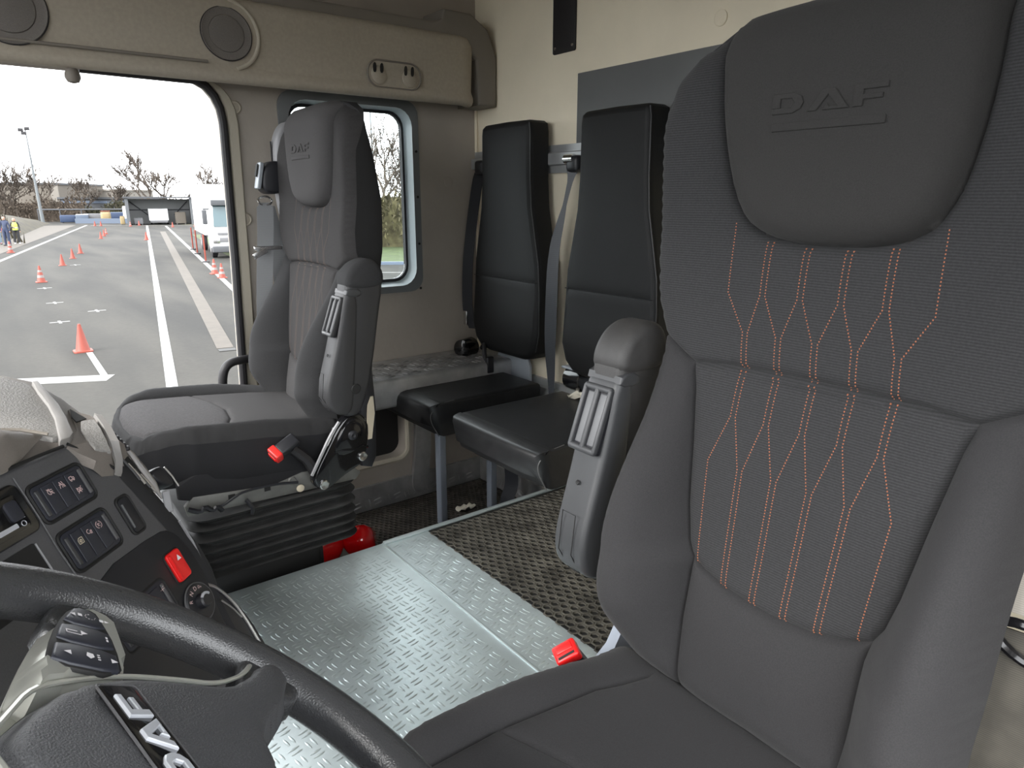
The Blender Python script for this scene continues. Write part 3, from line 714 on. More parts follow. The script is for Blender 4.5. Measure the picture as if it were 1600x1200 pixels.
# ------------------------------------------------------------------ suspension seats
PZ = [.45, .50, .67, .80, .95, 1.10, 1.25, 1.40]; PX = [.645, .655, .685, .705, .730, .748, .752, .757]
def big_seat(yc, dz, side, label, group, arm_label=None):
    """side = +1: armrest on the passenger side of the seat, -1: on the driver side"""
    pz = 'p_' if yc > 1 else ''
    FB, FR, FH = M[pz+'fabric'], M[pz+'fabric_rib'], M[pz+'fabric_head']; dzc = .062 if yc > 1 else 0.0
    root = empty('driver_seat' if yc < 1 else 'passenger_seat', (.62, yc, .20), label, 'seat', group)
    # ---- backrest front
    half = [(0, .485), (.12, .485), (.185, .50), (.215, .545), (.230, .62), (.232, .70), (.230, .80), (.229, .88), (.229, .945), (.230, .968), (.236, 1.00), (.241, 1.06), (.244, 1.18), (.243, 1.25), (.234, 1.292), (.205, 1.323), (.16, 1.343), (.10, 1.353), (.0, 1.356)]
    outl = mir(half)
    outl = [p for i, p in enumerate(outl) if not (i > 0 and abs(p[0]) < 1e-9 and abs(outl[i-1][0]) < 1e-9)]
    insL = [(.149, 1.345), (.147, 1.29), (.144, 1.24), (.136, 1.19), (.124, 1.145), (.105, 1.112), (.08, 1.097), (.045, 1.090), (0, 1.088)]
    sh = .055 if yc < 1 else 0.0
    def yo(z): return sh*np.maximum(0, np.asarray(z)-.93)
    ins = insL+[(-u, z) for u, z in insL[-2::-1]]
    s1h = [(.2295, .964), (.20, .948), (.168, .931), (.12, .9365), (.06, .9385), (0, .939)]
    s1 = s1h+[(-u, z) for u, z in s1h[-2::-1]]
    ch = [(.168, .931), (.160, .90), (.149, .83), (.139, .75), (.128, .70), (.118, .680)]
    cb = [(.118, .680), (.095, .6685), (.06, .660), (0, .655)]
    lum = [(.118, .680), (.117, .60), (.113, .54), (.108, .486)]
    m_ = lambda L_: [(-u, z) for u, z in L_]
    seams = [smooth_poly(ins, 1, False), s1, ch, m_(ch), cb+m_(cb)[-2::-1], lum, m_(lum)]
    V, tri, cen, O = mesh_regions(outl, seams)
    ins_poly = ins+[(-.149, 1.40), (.149, 1.40)]
    cen_poly = ch+cb[1:]+m_(cb)[-2::-1]+m_(ch)[::-1][1:]+s1[3:][::-1]
    def in_u(z): return np.interp(z, [.485, .54, .60, .68, .70, .75, .83, .90, .931, .95], [.108, .113, .117, .118, .128, .139, .149, .160, .168, .19])
    def wid(z): return np.interp(z, [h[1] for h in half[2:]], [h[0] for h in half[2:]])
    loopO = [tuple(p) for p in O]+[tuple(O[0])]
    def xof(P):
        u, z = P[:, 0], P[:, 1]; x = np.interp(z, PZ, PX)
        e = pts_seg_dist(P, [loopO])
        ds = pts_seg_dist(P, [list(map(tuple, s)) for s in seams])
        # bolsters
        iu = in_u(z); W_ = wid(z); s_ = np.clip((np.abs(u)-iu)/np.maximum(W_-iu, 1e-3), 0, 1)
        vert = np.clip((z-.485)/.16, 0, 1); vert = vert*vert*(3-2*vert)
        v2 = np.clip((.962-z)/.26, 0, 1); v2 = v2*v2*(3-2*v2)
        bol = .088*np.sin(pi*np.clip(s_, 0, 1)**.85*.80)*vert*v2
        bol = np.where(z < .965, bol, 0)
        x = x-bol
        # wings of the upper part
        wu = np.clip((np.abs(u)-.12)/.11, 0, 1)*np.clip((z-.95)/.08, 0, 1)*np.clip((1.33-z)/.1, 0, 1)
        x = x-.012*wu
        # centre hollow and lumbar swelling
        x = x+.006*np.clip(1-np.abs(u)/.15, 0, 1)*(z < .93)-.014*np.exp(-((z-.60)/.07)**2)*np.clip(1-(np.abs(u)/.12)**2, 0, 1)
        inn = inside(P, ins_poly)
        di = pts_seg_dist(P, [list(map(tuple, seams[0]))])
        puff = .026*(1-np.exp(-di/.012))
        x = np.where(inn, x-puff, x)
        # rounding at the outer edge
        r = .030+.030*np.clip((z-1.22)/.1, 0, 1)+.016*np.clip((.95-z)/.1, 0, 1)
        k_ = np.clip(1-e/r, 0, 1); x = x+r*(1-np.sqrt(np.maximum(0, 1-k_*k_)))
        # seam grooves and puffed panels
        x = x+.0075*np.exp(-(ds/.0035)**2)+.007*np.exp(-ds/.02)
        # soft creases on the bolster
        x = x+.0012*np.sin(z*90+u*40)*np.exp(-((z-.62)/.05)**2)*(np.abs(u) > .14)
        return x
    X3 = xof(V)
    V3 = np.stack([X3, V[:, 0]+yc+yo(V[:, 1]), V[:, 1]+dz], 1)
    mi = inside(cen, ins_poly); mc = inside(cen, cen_poly)
    au = np.abs(cen[:, 0]); inu = in_u(cen[:, 1])
    mup = (~mi) & (~mc) & (cen[:, 1] > np.interp(au, [0, .06, .12, .168, .20, .23], [.939, .9385, .9365, .931, .948, .964]))
    mlum = (~mi) & (~mc) & (~mup) & (au < inu) & (cen[:, 1] < .70)
    mb_l = (~mi) & (~mc) & (~mup) & (~mlum) & (cen[:, 0] > 0); mb_r = (~mi) & (~mc) & (~mup) & (~mlum) & (cen[:, 0] <= 0)
    # shell round the back
    n = len(O); rings = []
    ox = xof(np.array(O)-1e-6)
    OO = np.array(O); c0 = np.array([0, .9])
    zb = np.interp(OO[:, 1], [.45, .67, .87, 1.11, 1.22, 1.30, 1.356], [.80, .822, .845, .842, .822, .802, .785])
    P = []
    for t, ins_ in ((0, 0), (.35, 0.001), (.75, .002), (.93, .008), (1.0, .022)):
        Q = OO.copy(); Q[:, 0] -= np.sign(Q[:, 0])*(ins_+.045*t*np.clip((.98-Q[:, 1])/.15, 0, 1)*(np.abs(Q[:, 0]) > .12)); Q[:, 1] -= (Q[:, 1]-.9)*ins_*1.3
        xx = ox+(zb-ox)*t
        P += [(float(a), float(b[0])+yc+float(yo(b[1])), float(b[1])+dz) for a, b in zip(xx, Q)]
    fs = [(i*n+k_, i*n+(k_+1) % n, (i+1)*n+(k_+1) % n, (i+1)*n+k_) for i in range(4) for k_ in range(n)]
    # back cap as strips between mirrored points
    mb = MB().add(P, fs)
    cap = [P[4*n+i] for i in range(n)]
    top_i = max(range(n), key=lambda i: OO[i][1]); 
    hl = [i for i in range(n)]
    mb.add(cap, [tuple(range(n))])
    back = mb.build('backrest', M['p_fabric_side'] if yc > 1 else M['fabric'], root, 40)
    submesh(V3, tri, mup).build('upper_panel', FR, back, 0).data.shade_smooth()
    submesh(V3, tri, mi).build('headrest_pad', FH, back, 0).data.shade_smooth()
    submesh(V3, tri, mc).build('centre_panel', FR, back, 0).data.shade_smooth()
    submesh(V3, tri, mlum).build('lumbar_panel', FB, back, 0).data.shade_smooth()
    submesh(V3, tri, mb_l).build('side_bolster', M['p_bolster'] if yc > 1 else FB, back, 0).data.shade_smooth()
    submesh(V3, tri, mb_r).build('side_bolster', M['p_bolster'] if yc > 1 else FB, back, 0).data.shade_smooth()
    # stitching
    T = [.12, .072, .024, -.024, -.072, -.12]; Mi = [.0905, .0455, 0, -.0455, -.0905]; B = [.115, .068, .0225, -.0225, -.068, -.115]
    sd = []
    o_ = .0035
    for k_ in range(5):
        for sgn, tt in ((1, k_), (-1, k_+1)):
            single_t = (tt == 0 or tt == 5)
            ot = 0 if single_t else -o_*sgn
            zt = float(np.interp(abs(T[tt]), [0, .05, .09, .118, .14], [1.084, 1.086, 1.093, 1.108, 1.14]))
            zb_ = float(np.interp(abs(B[tt])*.92, [0, .06, .095, .118], [.658, .663, .671, .683]))
            path = [(T[tt]+ot, zt), (T[tt]+ot, 1.028), (Mi[k_]+o_*sgn, .982), (Mi[k_]+o_*sgn, .877), (B[tt]+ot, .815), (B[tt]*.92+ot, zb_)]
            sd += resample(path, .0037)
    sd = np.array(sd); xs = xof(sd)+.0000
    mb = MB()
    for (u, z), x in zip(sd, xs):
        u = u+float(yo(z)); a, b_ = .0008, .0010
        mb.add([(x+.001, yc+u-a, z+dz-b_), (x+.001, yc+u+a, z+dz-b_), (x+.001, yc+u+a, z+dz+b_), (x+.001, yc+u-a, z+dz+b_),
                (x-.0006, yc+u-a*.6, z+dz-b_*.7), (x-.0006, yc+u+a*.6, z+dz-b_*.7), (x-.0006, yc+u+a*.6, z+dz+b_*.7), (x-.0006, yc+u-a*.6, z+dz+b_*.7)],
               [(0, 1, 5, 4), (1, 2, 6, 5), (2, 3, 7, 6), (3, 0, 4, 7), (4, 5, 6, 7)])
    mb.build('stitching', M['stitch'] if yc < 1 else mat('muted_thread', (.22, .15, .12), .85), back, 0, label='thin dashed orange stitching' if yc < 1 else 'faint stitching')
    # embossed emblem on the headrest
    zc_ = 1.24; xe = float(xof(np.array([[.015, zc_]]))[0])
    lean = (float(xof(np.array([[0., 1.26]]))[0])-float(xof(np.array([[0., 1.20]]))[0]))/.06
    uy = Vector((lean, 0, 1)).normalized(); un = Vector((-1, 0, lean)).normalized(); ux = Vector((0, -1, 0))
    emb = daf_mb((xe-.0005, yc+float(yo(1.24))-.002, zc_+dz), ux, uy, un, .124, .021, -.002, .0016, .0006)
    xe2 = float(xof(np.array([[.013, 1.216]]))[0])
    emb.prism(rrect(.124, .0085, .001, 1), (xe2-.0005, yc+float(yo(1.216))-.002, 1.216+dz), ux, uy, un, -.002, .0016, .0006)
    emb.build('embossed_emblem', FH, back, 30)

    # ---- cushion
    hc = [(0, .205), (.10, .208), (.165, .222), (.21, .262), (.234, .33), (.242, .43), (.242, .58), (.235, .68), (.22, .70), (0, .70)]
    oc_ = mir(hc); oc_ = [p for i, p in enumerate(oc_) if not (i > 0 and abs(p[0]) < 1e-9 and abs(oc_[i-1][0]) < 1e-9)]
    sl = [(.150, .245), (.172, .30), (.180, .42), (.172, .58), (.150, .66)]
    cross = [(.180, .42), (.09, .455), (0, .468), (-.09, .455), (-.180, .42)]
    frs = [(.150, .245), (.08, .228), (0, .224), (-.08, .228), (-.150, .245)]
    sm = [sl, m_(sl), cross, frs]
    V, tri, cen, O = mesh_regions(oc_, sm, .012)
    loopC = [tuple(p) for p in O]+[tuple(O[0])]
    def zof(P):
        u, x = P[:, 0], P[:, 1]; e = pts_seg_dist(P, [loopC]); ds = pts_seg_dist(P, sm)
        iu = np.interp(x, [.245, .30, .42, .58, .66], [.150, .172, .180, .172, .150])
        z = .496+.034*np.clip((.62-x)/.36, 0, 1)+dzc
        wing = np.clip((np.abs(u)-iu)/.06, 0, 1); z = z+.020*np.sin(pi*np.clip(wing, 0, 1)*.75)*np.clip((x-.22)/.1, 0, 1)*np.clip((.70-x)/.2, .2, 1)
        z = z-.022*np.clip((.30-x)/.09, 0, 1)**2
        r = .034; k_ = np.clip(1-e/r, 0, 1); z = z-r*(1-np.sqrt(np.maximum(0, 1-k_*k_)))
        return z-.004*np.exp(-(ds/.0035)**2)-.004*np.exp(-ds/.02)
    Z3 = zof(V); V3 = np.stack([V[:, 1], V[:, 0]+yc, Z3+dz], 1)
    au = np.abs(cen[:, 0]); iu = np.interp(cen[:, 1], [.245, .30, .42, .58, .66], [.150, .172, .180, .172, .150])
    mid = (au < iu) & (cen[:, 1] > np.interp(au, [0, .08, .15], [.224, .228, .245]))
    fr = mid & (cen[:, 1] < np.interp(au, [0, .09, .18], [.468, .455, .42])); rr_ = mid & ~fr; wg = ~mid
    n = len(O); OO = np.array(O); oz = zof(OO-1e-6); P = []
    zl = .430+dzc*.5
    for t, ins_ in ((0, 0), (.5, -.002), (.85, .001), (1, .008)):
        Q = OO.copy(); Q[:, 0] -= np.sign(Q[:, 0])*ins_
        zz = oz+(zl-.02*np.clip((OO[:, 1]-.3)/.3, 0, 1)-oz)*t
        P += [(float(q[1]), float(q[0])+yc, float(z_)+dz) for q, z_ in zip(Q, zz)]
    mb = MB().add(P, [(i*n+k_, i*n+(k_+1) % n, (i+1)*n+(k_+1) % n, (i+1)*n+k_) for i in range(3) for k_ in range(n)]+[tuple(range(3*n, 4*n))])
    cush = mb.build('seat_cushion', M['fabric_dark'] if yc > 1 else M['fabric'], root, 40)
    submesh(V3, tri, fr).build('front_panel', M['fabric_front'] if yc > 1 else FB, cush, 0).data.shade_smooth()
    submesh(V3, tri, rr_).build('rear_panel', FB, cush, 0).data.shade_smooth()
    for sg in (-1, 1):
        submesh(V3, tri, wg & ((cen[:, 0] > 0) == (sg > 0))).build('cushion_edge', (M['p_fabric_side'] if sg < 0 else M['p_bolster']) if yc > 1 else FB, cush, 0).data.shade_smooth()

    # ---- folded armrest
    ya = yc+side*.258; yb = yc+side*.315
    Y = Vector((0, side, 0)); h = abs(yb-ya)
    def ap(pts, name, m, y_in, y_out, bev, par, it=2):
        return MB().prism(smooth_poly(pts, it), (0, yc+side*y_in, dz), (1, 0, 0), (0, 0, 1), Y, 0, y_out-y_in, bev, 3, True).build(name, m, par)
    arm = ap([(.645, .60), (.69, .578), (.722, .60), (.752, .70), (.775, .83), (.792, .91), (.785, .955), (.755, .968), (.722, .958), (.695, .93), (.688, .89), (.682, .80), (.668, .70), (.652, .64)], 'armrest', M['vinyl_arm'] if side > 0 else M['p_arm'], .256, .316, .012, root)
    ap([(.622, .655), (.628, .615), (.652, .592), (.690, .590), (.700, .66), (.715, .80), (.722, .895), (.686, .900), (.672, .835), (.658, .775), (.640, .715)], 'armrest_shell', M['arm_plastic'] if side > 0 else M['p_arm'], .2535, .3185, .010, arm)
    ap([(.690, .902), (.727, .895), (.79, .90), (.795, .935), (.775, .968), (.745, .972), (.712, .958), (.692, .93)], 'armrest_pad', M['vinyl_arm'] if side > 0 else M['p_bolster'], .2525, .3195, .014, arm)
    ap([(.686, .884), (.692, .904), (.728, .900), (.728, .882)], 'end_collar', M['arm_plastic'], .2515, .3205, .004, arm, 1)
    # release handle: framed twin grooves on the front face
    A = Vector((.688, yc+side*.286, .880+dz)); Bq = Vector((.6545, yc+side*.286, .788+dz))
    d = (A-Bq); L_ = d.length; d.normalize(); nf = Vector((-d.z, 0, d.x)); cy_ = Vector((0, 1, 0))
    def mtx(c): return Matrix(((nf.x, cy_.x, d.x, c.x), (nf.y, cy_.y, d.y, c.y), (nf.z, cy_.z, d.z, c.z), (0, 0, 0, 1)))
    c = (A+Bq)/2
    hb = MB().rbox((.010, .054, L_), mtx(c+nf*.001), .003)
    hd = hb.build('release_handle', M['plastic_blk'], arm)
    bars = MB()
    for dy in (-.0245, 0, .0245): bars.rbox((.010, .0065 if dy else .008, L_*.97), mtx(c+nf*.007+cy_*dy), .003)
    for dd in (-.46, .46): bars.rbox((.010, .054, .010), mtx(c+nf*.007+d*L_*dd), .004)
    bars.build('handle_frame', M['arm_plastic'], hd)
    for dy in (-.0122, .0122): MB().rbox((.003, .013, L_*.78), mtx(c+nf*.0055+cy_*dy), .0014).build('finger_groove', M['groove'], hd)
    MB().tube([(x_, yc+side*y_, z_+dz) for x_, y_, z_ in [(.6265, .272, .700), (.6265, .299, .700), (.6195, .299, .640), (.640, .297, .602), (.640, .274, .602), (.6195, .272, .640)]], .0009, 5, closed=True).build('cover_line', M['black'], arm)
    MB().lathe([(.004, 0), (.003, .0015), (.0001, .0006)], (.6445, yc+side*.288, .742+dz), (-1, 0, .3), 10).build('screw', M['black'], arm)
    MB().lathe([(.013, 0), (.011, .002), (.0001, .002)], (.700, yc+side*(.318 if side > 0 else .318), .655+dz), (0, side, 0), 18).build('hinge_cap', M['black'], arm)
    if side < 0:
        MB().lathe([(.013, 0), (.011, .003), (.0001, .003)], (.700, yc-.3185, .655+dz), (0, -1, 0), 18)
    MB().lathe([(.0035, 0), (.0025, .001), (.0001, .001)], (.702, yc+side*.302, .893+dz-.002), (-1, 0, 0), 8)
    return root

ds = big_seat(.395, 0.0, 1, 'large charcoal driver seat in the foreground with orange stitched backrest', 'high-backed suspension seats')
ps = big_seat(1.866, .03, -1, 'charcoal passenger seat by the open door on rubber bellows', 'high-backed suspension seats')

# driver seat extras
MB().box((.30, .20, .0), (.78, .62, .24)).build('pedestal', M['black'], ds)
MB().rbox((.44, .40, .20), (.52, .395, .34), .02).build('bellows', M['bellows'], ds)
MB().prism([(.62, .36), (.70, .34), (.775, .50), (.745, .53), (.70, .46), (.655, .43)], (0, .648, 0), (1, 0, 0), (0, 0, 1), (0, 1, 0), 0, .02, .003).build('side_bracket', M['leg_metal'], ds)
def buckle(par, c, d, up_, m_red, sc=1.0):
    """seat belt buckle: black body with a red release button on its face"""
    d = Vector(d).normalized(); up_ = Vector(up_); up_ = (up_-d*up_.dot(d)).normalized(); s_ = d.cross(up_)
    def mx(o, size): return Matrix(((d.x, s_.x, up_.x, o.x), (d.y, s_.y, up_.y, o.y), (d.z, s_.z, up_.z, o.z), (0, 0, 0, 1)))
    c = Vector(c)
    b = MB().rbox((.056*sc, .034*sc, .024*sc), mx(c-d*.012, 0), .006).build('buckle', M['plastic_blk'], par)
    MB().rbox((.020*sc, .037*sc, .029*sc), mx(c+d*.022*sc, 0), .004).build('buckle_face', m_red, b)
    MB().rbox((.003, .026*sc, .012*sc), mx(c+d*.0325*sc-up_*.004*sc, 0), .0012).build('release_button', M['red'], b)
    MB().rbox((.0045, .026*sc, .0035*sc), mx(c+d*.0310*sc+up_*.008*sc, 0), .0005).build('tongue_slot', M['black'], b)
    return b
buckle(ds, (.612, .650, .478), (-.60, -.10, .80), (-.6, -.6, .35), M['red'], 1.0)
MB().tube([(.63, .665, .445), (.66, .665, .39), (.68, .655, .33)], .011, 8).build('buckle_stalk', M['rubber'], ds)

# passenger seat extras
def bellows(par, x0, x1, y0, y1, zs, name='bellows'):
    mb = MB(); P = []; loops = []
    zz = []
    for i, z in enumerate(zs):
        zz.append((z, 0.0))
        if i < len(zs)-1: zz.append(((z+zs[i+1])/2-.004, .020)); 
    fine = []
    for (za, ia), (zb, ib) in zip(zz[:-1], zz[1:]):
        for t in np.linspace(0, 1, 5)[:-1]:
            s_ = .5-.5*cos(pi*t); fine.append((za+(zb-za)*t, ia+(ib-ia)*s_))
    fine.append(zz[-1])
    base = rrect(x1-x0, y1-y0, .05, 5)
    n = len(base)
    for z, ins_ in fine:
        k_ = 1-2*ins_/(x1-x0); k2 = 1-2*ins_/(y1-y0); tap = .03*(zs[0]-z)
        P += [((x0+x1)/2+a*(k_-tap), (y0+y1)/2+b*(k2-tap), z) for a, b in base]
    m_ = len(fine)
    mb.add(P, [(i*n+k, i*n+(k+1) % n, (i+1)*n+(k+1) % n, (i+1)*n+k) for i in range(m_-1) for k in range(n)]+[tuple(range(n)), tuple((m_-1)*n+k for k in range(n))])
    return mb.build(name, M['bellows'], par, 50)
bellows(ps, .295, .725, 1.610, 2.09, [.412, .385, .355, .327, .302, .279, .258])
MB().rbox((.30, .40, .25), (.48, 1.88, .125), .012).build('pedestal', M['black'], ps)
MB().rbox((.012, .36, .20), (.637, 1.88, .15), .004).build('pedestal_tray', M['plastic_blk'], ps)
# side frame plate with cut-outs, lever and rod
fr_ = MB().prism([(.300, .424), (.72, .412), (.735, .43), (.70, .462), (.575, .468), (.50, .452), (.40, .462), (.315, .470), (.295, .45)], (0, 1.640, 0), (1, 0, 0), (0, 0, 1), (0, -1, 0), 0, .012, .002).build('side_frame', M['frame_metal'], ps)
for x0, x1, z0, z1 in ((.392, .408, .443, .455), (.478, .493, .441, .452)): MB().box((x0, 1.6272, z0), (x1, 1.6285, z1)).build('slot', M['black'], fr_)
MB().tube(smooth_poly([(.312, 1.622, .437), (.345, 1.620, .433), (.375, 1.620, .434), (.40, 1.620, .447), (.425, 1.620, .458), (.50, 1.620, .458), (.56, 1.620, .447)], 2, False), .0035, 6).build('adjuster_rod', M['plastic_blk'], fr_)
MB().tube(smooth_poly([(.30, 1.62, .447), (.325, 1.612, .435), (.335, 1.612, .448), (.35, 1.612, .432), (.362, 1.612, .440), (.372, 1.615, .426)], 1, False), .006, 6).build('latch_hook', M['plastic_blk'], fr_)
MB().tube(smooth_poly([(.43, 1.618, .436), (.436, 1.61, .425), (.442, 1.612, .412), (.438, 1.612, .398)], 1, False), .005, 6).build('release_lever', M['plastic_blk'], fr_)
MB().lathe([(.010, 0), (.010, .003), (.008, .004), (.0001, .004)], (.567, 1.627, .4275), (0, -1, 0), 16).build('plastic_plug', M['cream'], fr_)
MB().lathe([(.011, 0), (.009, .004), (.0001, .004)], (.548, 1.627, .452), (0, -1, 0), 16).build('pivot_bolt', M['frame_metal'], fr_)
MB().prism(smooth_poly([(.285, .452), (.50, .440), (.61, .436), (.62, .52), (.45, .53), (.285, .52)], 1), (0, 1.648, 0), (1, 0, 0), (0, 0, 1), (0, -1, 0), 0, .018, .006).build('side_skirt', M['fabric_dark'], ps)
# recliner cover
rc = [(.700, .612), (.678, .603), (.650, .572), (.628, .535), (.600, .490), (.586, .462), (.588, .443), (.603, .427), (.625, .420), (.660, .445), (.722, .470), (.735, .490), (.745, .540), (.745, .582), (.728, .606)]
rcv = MB().prism(smooth_poly(rc, 1), (0, 1.606, 0), (1, 0, 0), (0, 0, 1), (0, -1, 0), 0, .024, .009, 3).build('recliner_cover', M['gloss_blk'], ps)
MB().prism(smooth_poly([(.700, .600), (.684, .592), (.66, .562), (.645, .53), (.66, .505), (.70, .51), (.728, .53), (.733, .57), (.722, .594)], 1), (0, 1.584, 0), (1, 0, 0), (0, 0, 1), (0, -1, 0), 0, .006, .004, 2).build('cover_boss', M['gloss_blk'], rcv)
MB().tube([(.697+.027*cos(radians(a)), 1.5775, .562+.027*sin(radians(a))) for a in range(-30, 150, 12)], .0032, 6).build('cover_rib', M['gloss_blk'], rcv)
MB().lathe([(.013, 0), (.012, .004), (.006, .006), (.0001, .004)], (.697, 1.578, .556), (0, -1, 0), 16).build('pivot', M['plastic_blk'], rcv)
MB().tube(smooth_poly([(.648, 1.580, .520), (.672, 1.578, .522), (.70, 1.578, .516), (.722, 1.578, .522), (.738, 1.58, .515)], 2, False), .003, 6).build('cover_rib', M['gloss_blk'], rcv)
for x, z in ((.613, .440), (.722, .492)):
    MB().lathe([(.0125, 0), (.0125, .004), (.010, .006), (.0001, .005)], (x, 1.582, z), (0, -1, 0), 16).build('bolt', M['chrome'], rcv)
MB().tube(smooth_poly([(.585, 1.586, .470), (.61, 1.584, .515), (.638, 1.582, .565), (.664, 1.582, .597)], 2, False), .0045, 6).build('cover_edge', M['tower'], rcv)
MB().prism([(.762, .515), (.775, .515), (.787, .585), (.785, .632), (.778, .632), (.768, .61), (.765, .585)], (0, 1.634, 0), (1, 0, 0), (0, 0, 1), (0, -1, 0), 0, .003).build('frayed_label', M['cream'], ps)
MB().prism([(.745, .44), (.775, .43), (.79, .46), (.796, .60), (.79, .72), (.765, .72), (.75, .60)], (0, 1.655, 0), (1, 0, 0), (0, 0, 1), (0, -1, 0), 0, .018, .006).build('rear_side_cover', M['plastic_blk'], ps)
buckle(ps, (.523, 1.598, .553), (-.75, -.1, -.35), (-.4, -.6, .65), M['red_buckle'], 1.0)
MB().tube([(.545, 1.600, .548), (.58, 1.60, .512), (.60, 1.60, .47)], .014, 8).build('buckle_stalk', M['rubber'], ps)
# belt tower on the pillar side
tw = MB().prism(smooth_poly([(.755, 1.06), (.80, 1.06), (.845, 1.20), (.84, 1.345), (.80, 1.368), (.765, 1.345), (.745, 1.28)], 2), (0, 2.105, 0), (1, 0, 0), (0, 0, 1), (0, 1, 0), 0, .060, .012, 3, True).build('belt_tower', M['tower'], ps)
MB().rbox((.003, .007, .085), (.7470, 2.145, 1.262), .001).build('belt_slot', M['black'], tw)
MB().prism(smooth_poly([(.690, 1.165), (.72, 1.150), (.765, 1.165), (.775, 1.235), (.74, 1.250), (.71, 1.240), (.695, 1.21)], 2), (0, 2.085, 0), (1, 0, 0), (0, 0, 1), (0, 1, 0), .0, .062, .010, 3, True).build('height_adjuster', M['plastic_blk'], tw)
MB().rbox((.012, .030, .075), Matrix.Translation((.690, 2.100, 1.205)) @ Matrix.Rotation(radians(12), 4, 'Y'), .003).build('adjuster_button', M['bracket'], tw)
MB().rbox((.003, .014, .036), Matrix.Translation((.683, 2.100, 1.220)) @ Matrix.Rotation(radians(12), 4, 'Y'), .001).build('button_slot', M['black'], tw)
pb = empty('seat_belt', (.72, 2.11, 1.13), 'pale grey seat belt with metal tongue beside the passenger seat', 'seat belt')
MB().tube([(.700+.020*cos(a*pi/10), 2.100+.004*sin(a), 1.135+.012*sin(a*pi/10)) for a in range(20)], .0032, 6, closed=True).build('guide_ring', M['chrome'], pb)
MB().band(smooth_poly([(.700, 2.100, 1.13), (.695, 2.100, 1.06), (.688, 2.100, .99), (.672, 2.10, .85), (.665, 2.105, .70), (.66, 2.12, .52)], 2, False), (.95, -.25, 0), [.030]*2+[.046]*60, .0022).build('webbing', M['belt'], pb, 60)
MB().band(smooth_poly([(.712, 2.125, 1.12), (.735, 2.13, 1.02), (.742, 2.135, .90), (.75, 2.14, .55)], 2, False), (.95, -.25, 0), .046, .0022).build('webbing', M['belt'], pb, 60)
MB().rbox((.085, .006, .012), (.695, 2.092, 1.000), .003).rbox((.045, .004, .016), Matrix.Translation((.668, 2.085, .985)) @ Matrix.Rotation(radians(-25), 4, 'Y'), .002).build('belt_tongue', M['chrome'], pb)

# driver's belt at the right edge of the view
db = empty('seat_belt', (.74, .138, .75), 'dusty beige seat belt with dark metal guide beside the driver seat', 'seat belt')
MB().band(smooth_poly([(.775, .158, 1.30), (.76, .154, 1.10), (.745, .151, .93), (.735, .148, .76)], 2, False), (-.16, 1, 0), .046, .0022).build('webbing', M['belt_light'], db, 60)
MB().band(smooth_poly([(.735, .150, .742), (.728, .153, .68), (.722, .164, .58), (.725, .176, .44)], 2, False), (-.16, 1, 0), .052, .0024).build('webbing', M['belt_dusty'], db, 60, label='darker dusty lower webbing')
MB().tube(smooth_poly([(.722, .178, .757), (.722, .100, .757), (.722, .095, .735), (.722, .105, .722), (.722, .150, .717), (.722, .180, .735)], 2), .0052, 8, closed=True, ell=(1.0, 1.0)).build('belt_guide', M['gloss_blk'], db)

# ------------------------------------------------------------------ fire extinguisher behind the passenger seat base
fe = empty('fire_extinguisher', (.81, 1.90, .05), 'glossy red extinguisher lying on the low floor behind the seat bellows', 'fire extinguisher')
MB().lathe([(.0001, -.22), (.04, -.215), (.062, -.19), (.066, -.15), (.066, .05), (.062, .085), (.045, .112), (.025, .124), (.022, .135), (.0001, .135)], (.655, 1.905, .080), (.92, .1, .10), 32).build('cylinder', M['red_gloss'], fe, 60)
MB().lathe([(.0001, -.045), (.03, -.040), (.046, -.02), (.049, .01), (.045, .035), (.03, .05), (.0001, .052)], (.825, 1.880, .090), (.6, -.6, .3), 28).build('bottle_cap', M['red_gloss'], fe, 60)
MB().lathe([(.0665, -.05), (.0668, -.02), (.0665, .0)], (.655, 1.905, .080), (.92, .1, .10), 32).build('label_band', M['white_paint'], fe, 60)
MB().tube([(.80, 1.90, .12), (.81, 1.93, .15), (.83, 1.95, .14)], .012, 8).build('valve', M['bracket'], fe)

# ------------------------------------------------------------------ dashboard
Pd = Vector((.04399, .89692, .80441)); Rd = Vector((.69466, .71934, 0)); Ud = Vector((-.30401, .29357, .90631)); Nd = Vector((.65194, -.62957, .42262))
def dp(a, b, c=0): return Pd+Rd*a+Ud*b+Nd*c
def dprism(pts, c0, c1, name, m, par, bev=.0, seg=2, it=0, **kw):
    if it: pts = smooth_poly(pts, it)
    return MB().prism(pts, Pd, Rd, Ud, Nd, c0, c1, bev, seg).build(name, m, par, 40, **kw)
dash = empty('dashboard', (.0, .9, .45), 'charcoal and grey dashboard centre console curving towards the driver', 'dashboard')
# main panel body
body = [(-.46, .060), (-.058, .060), (.038, .058), (.062, .028), (.084, -.002), (.100, -.066), (.112, -.118), (.118, -.150), (.117, -.185), (.108, -.215), (.10, -.30), (.09, -.42), (-.46, -.42)]
mbd = MB(); mbd.prism(body, Pd, Rd, Ud, Nd, -.10, 0, .006, 3)
db_ = mbd.build('centre_panel', M['plastic'], dash, 40)
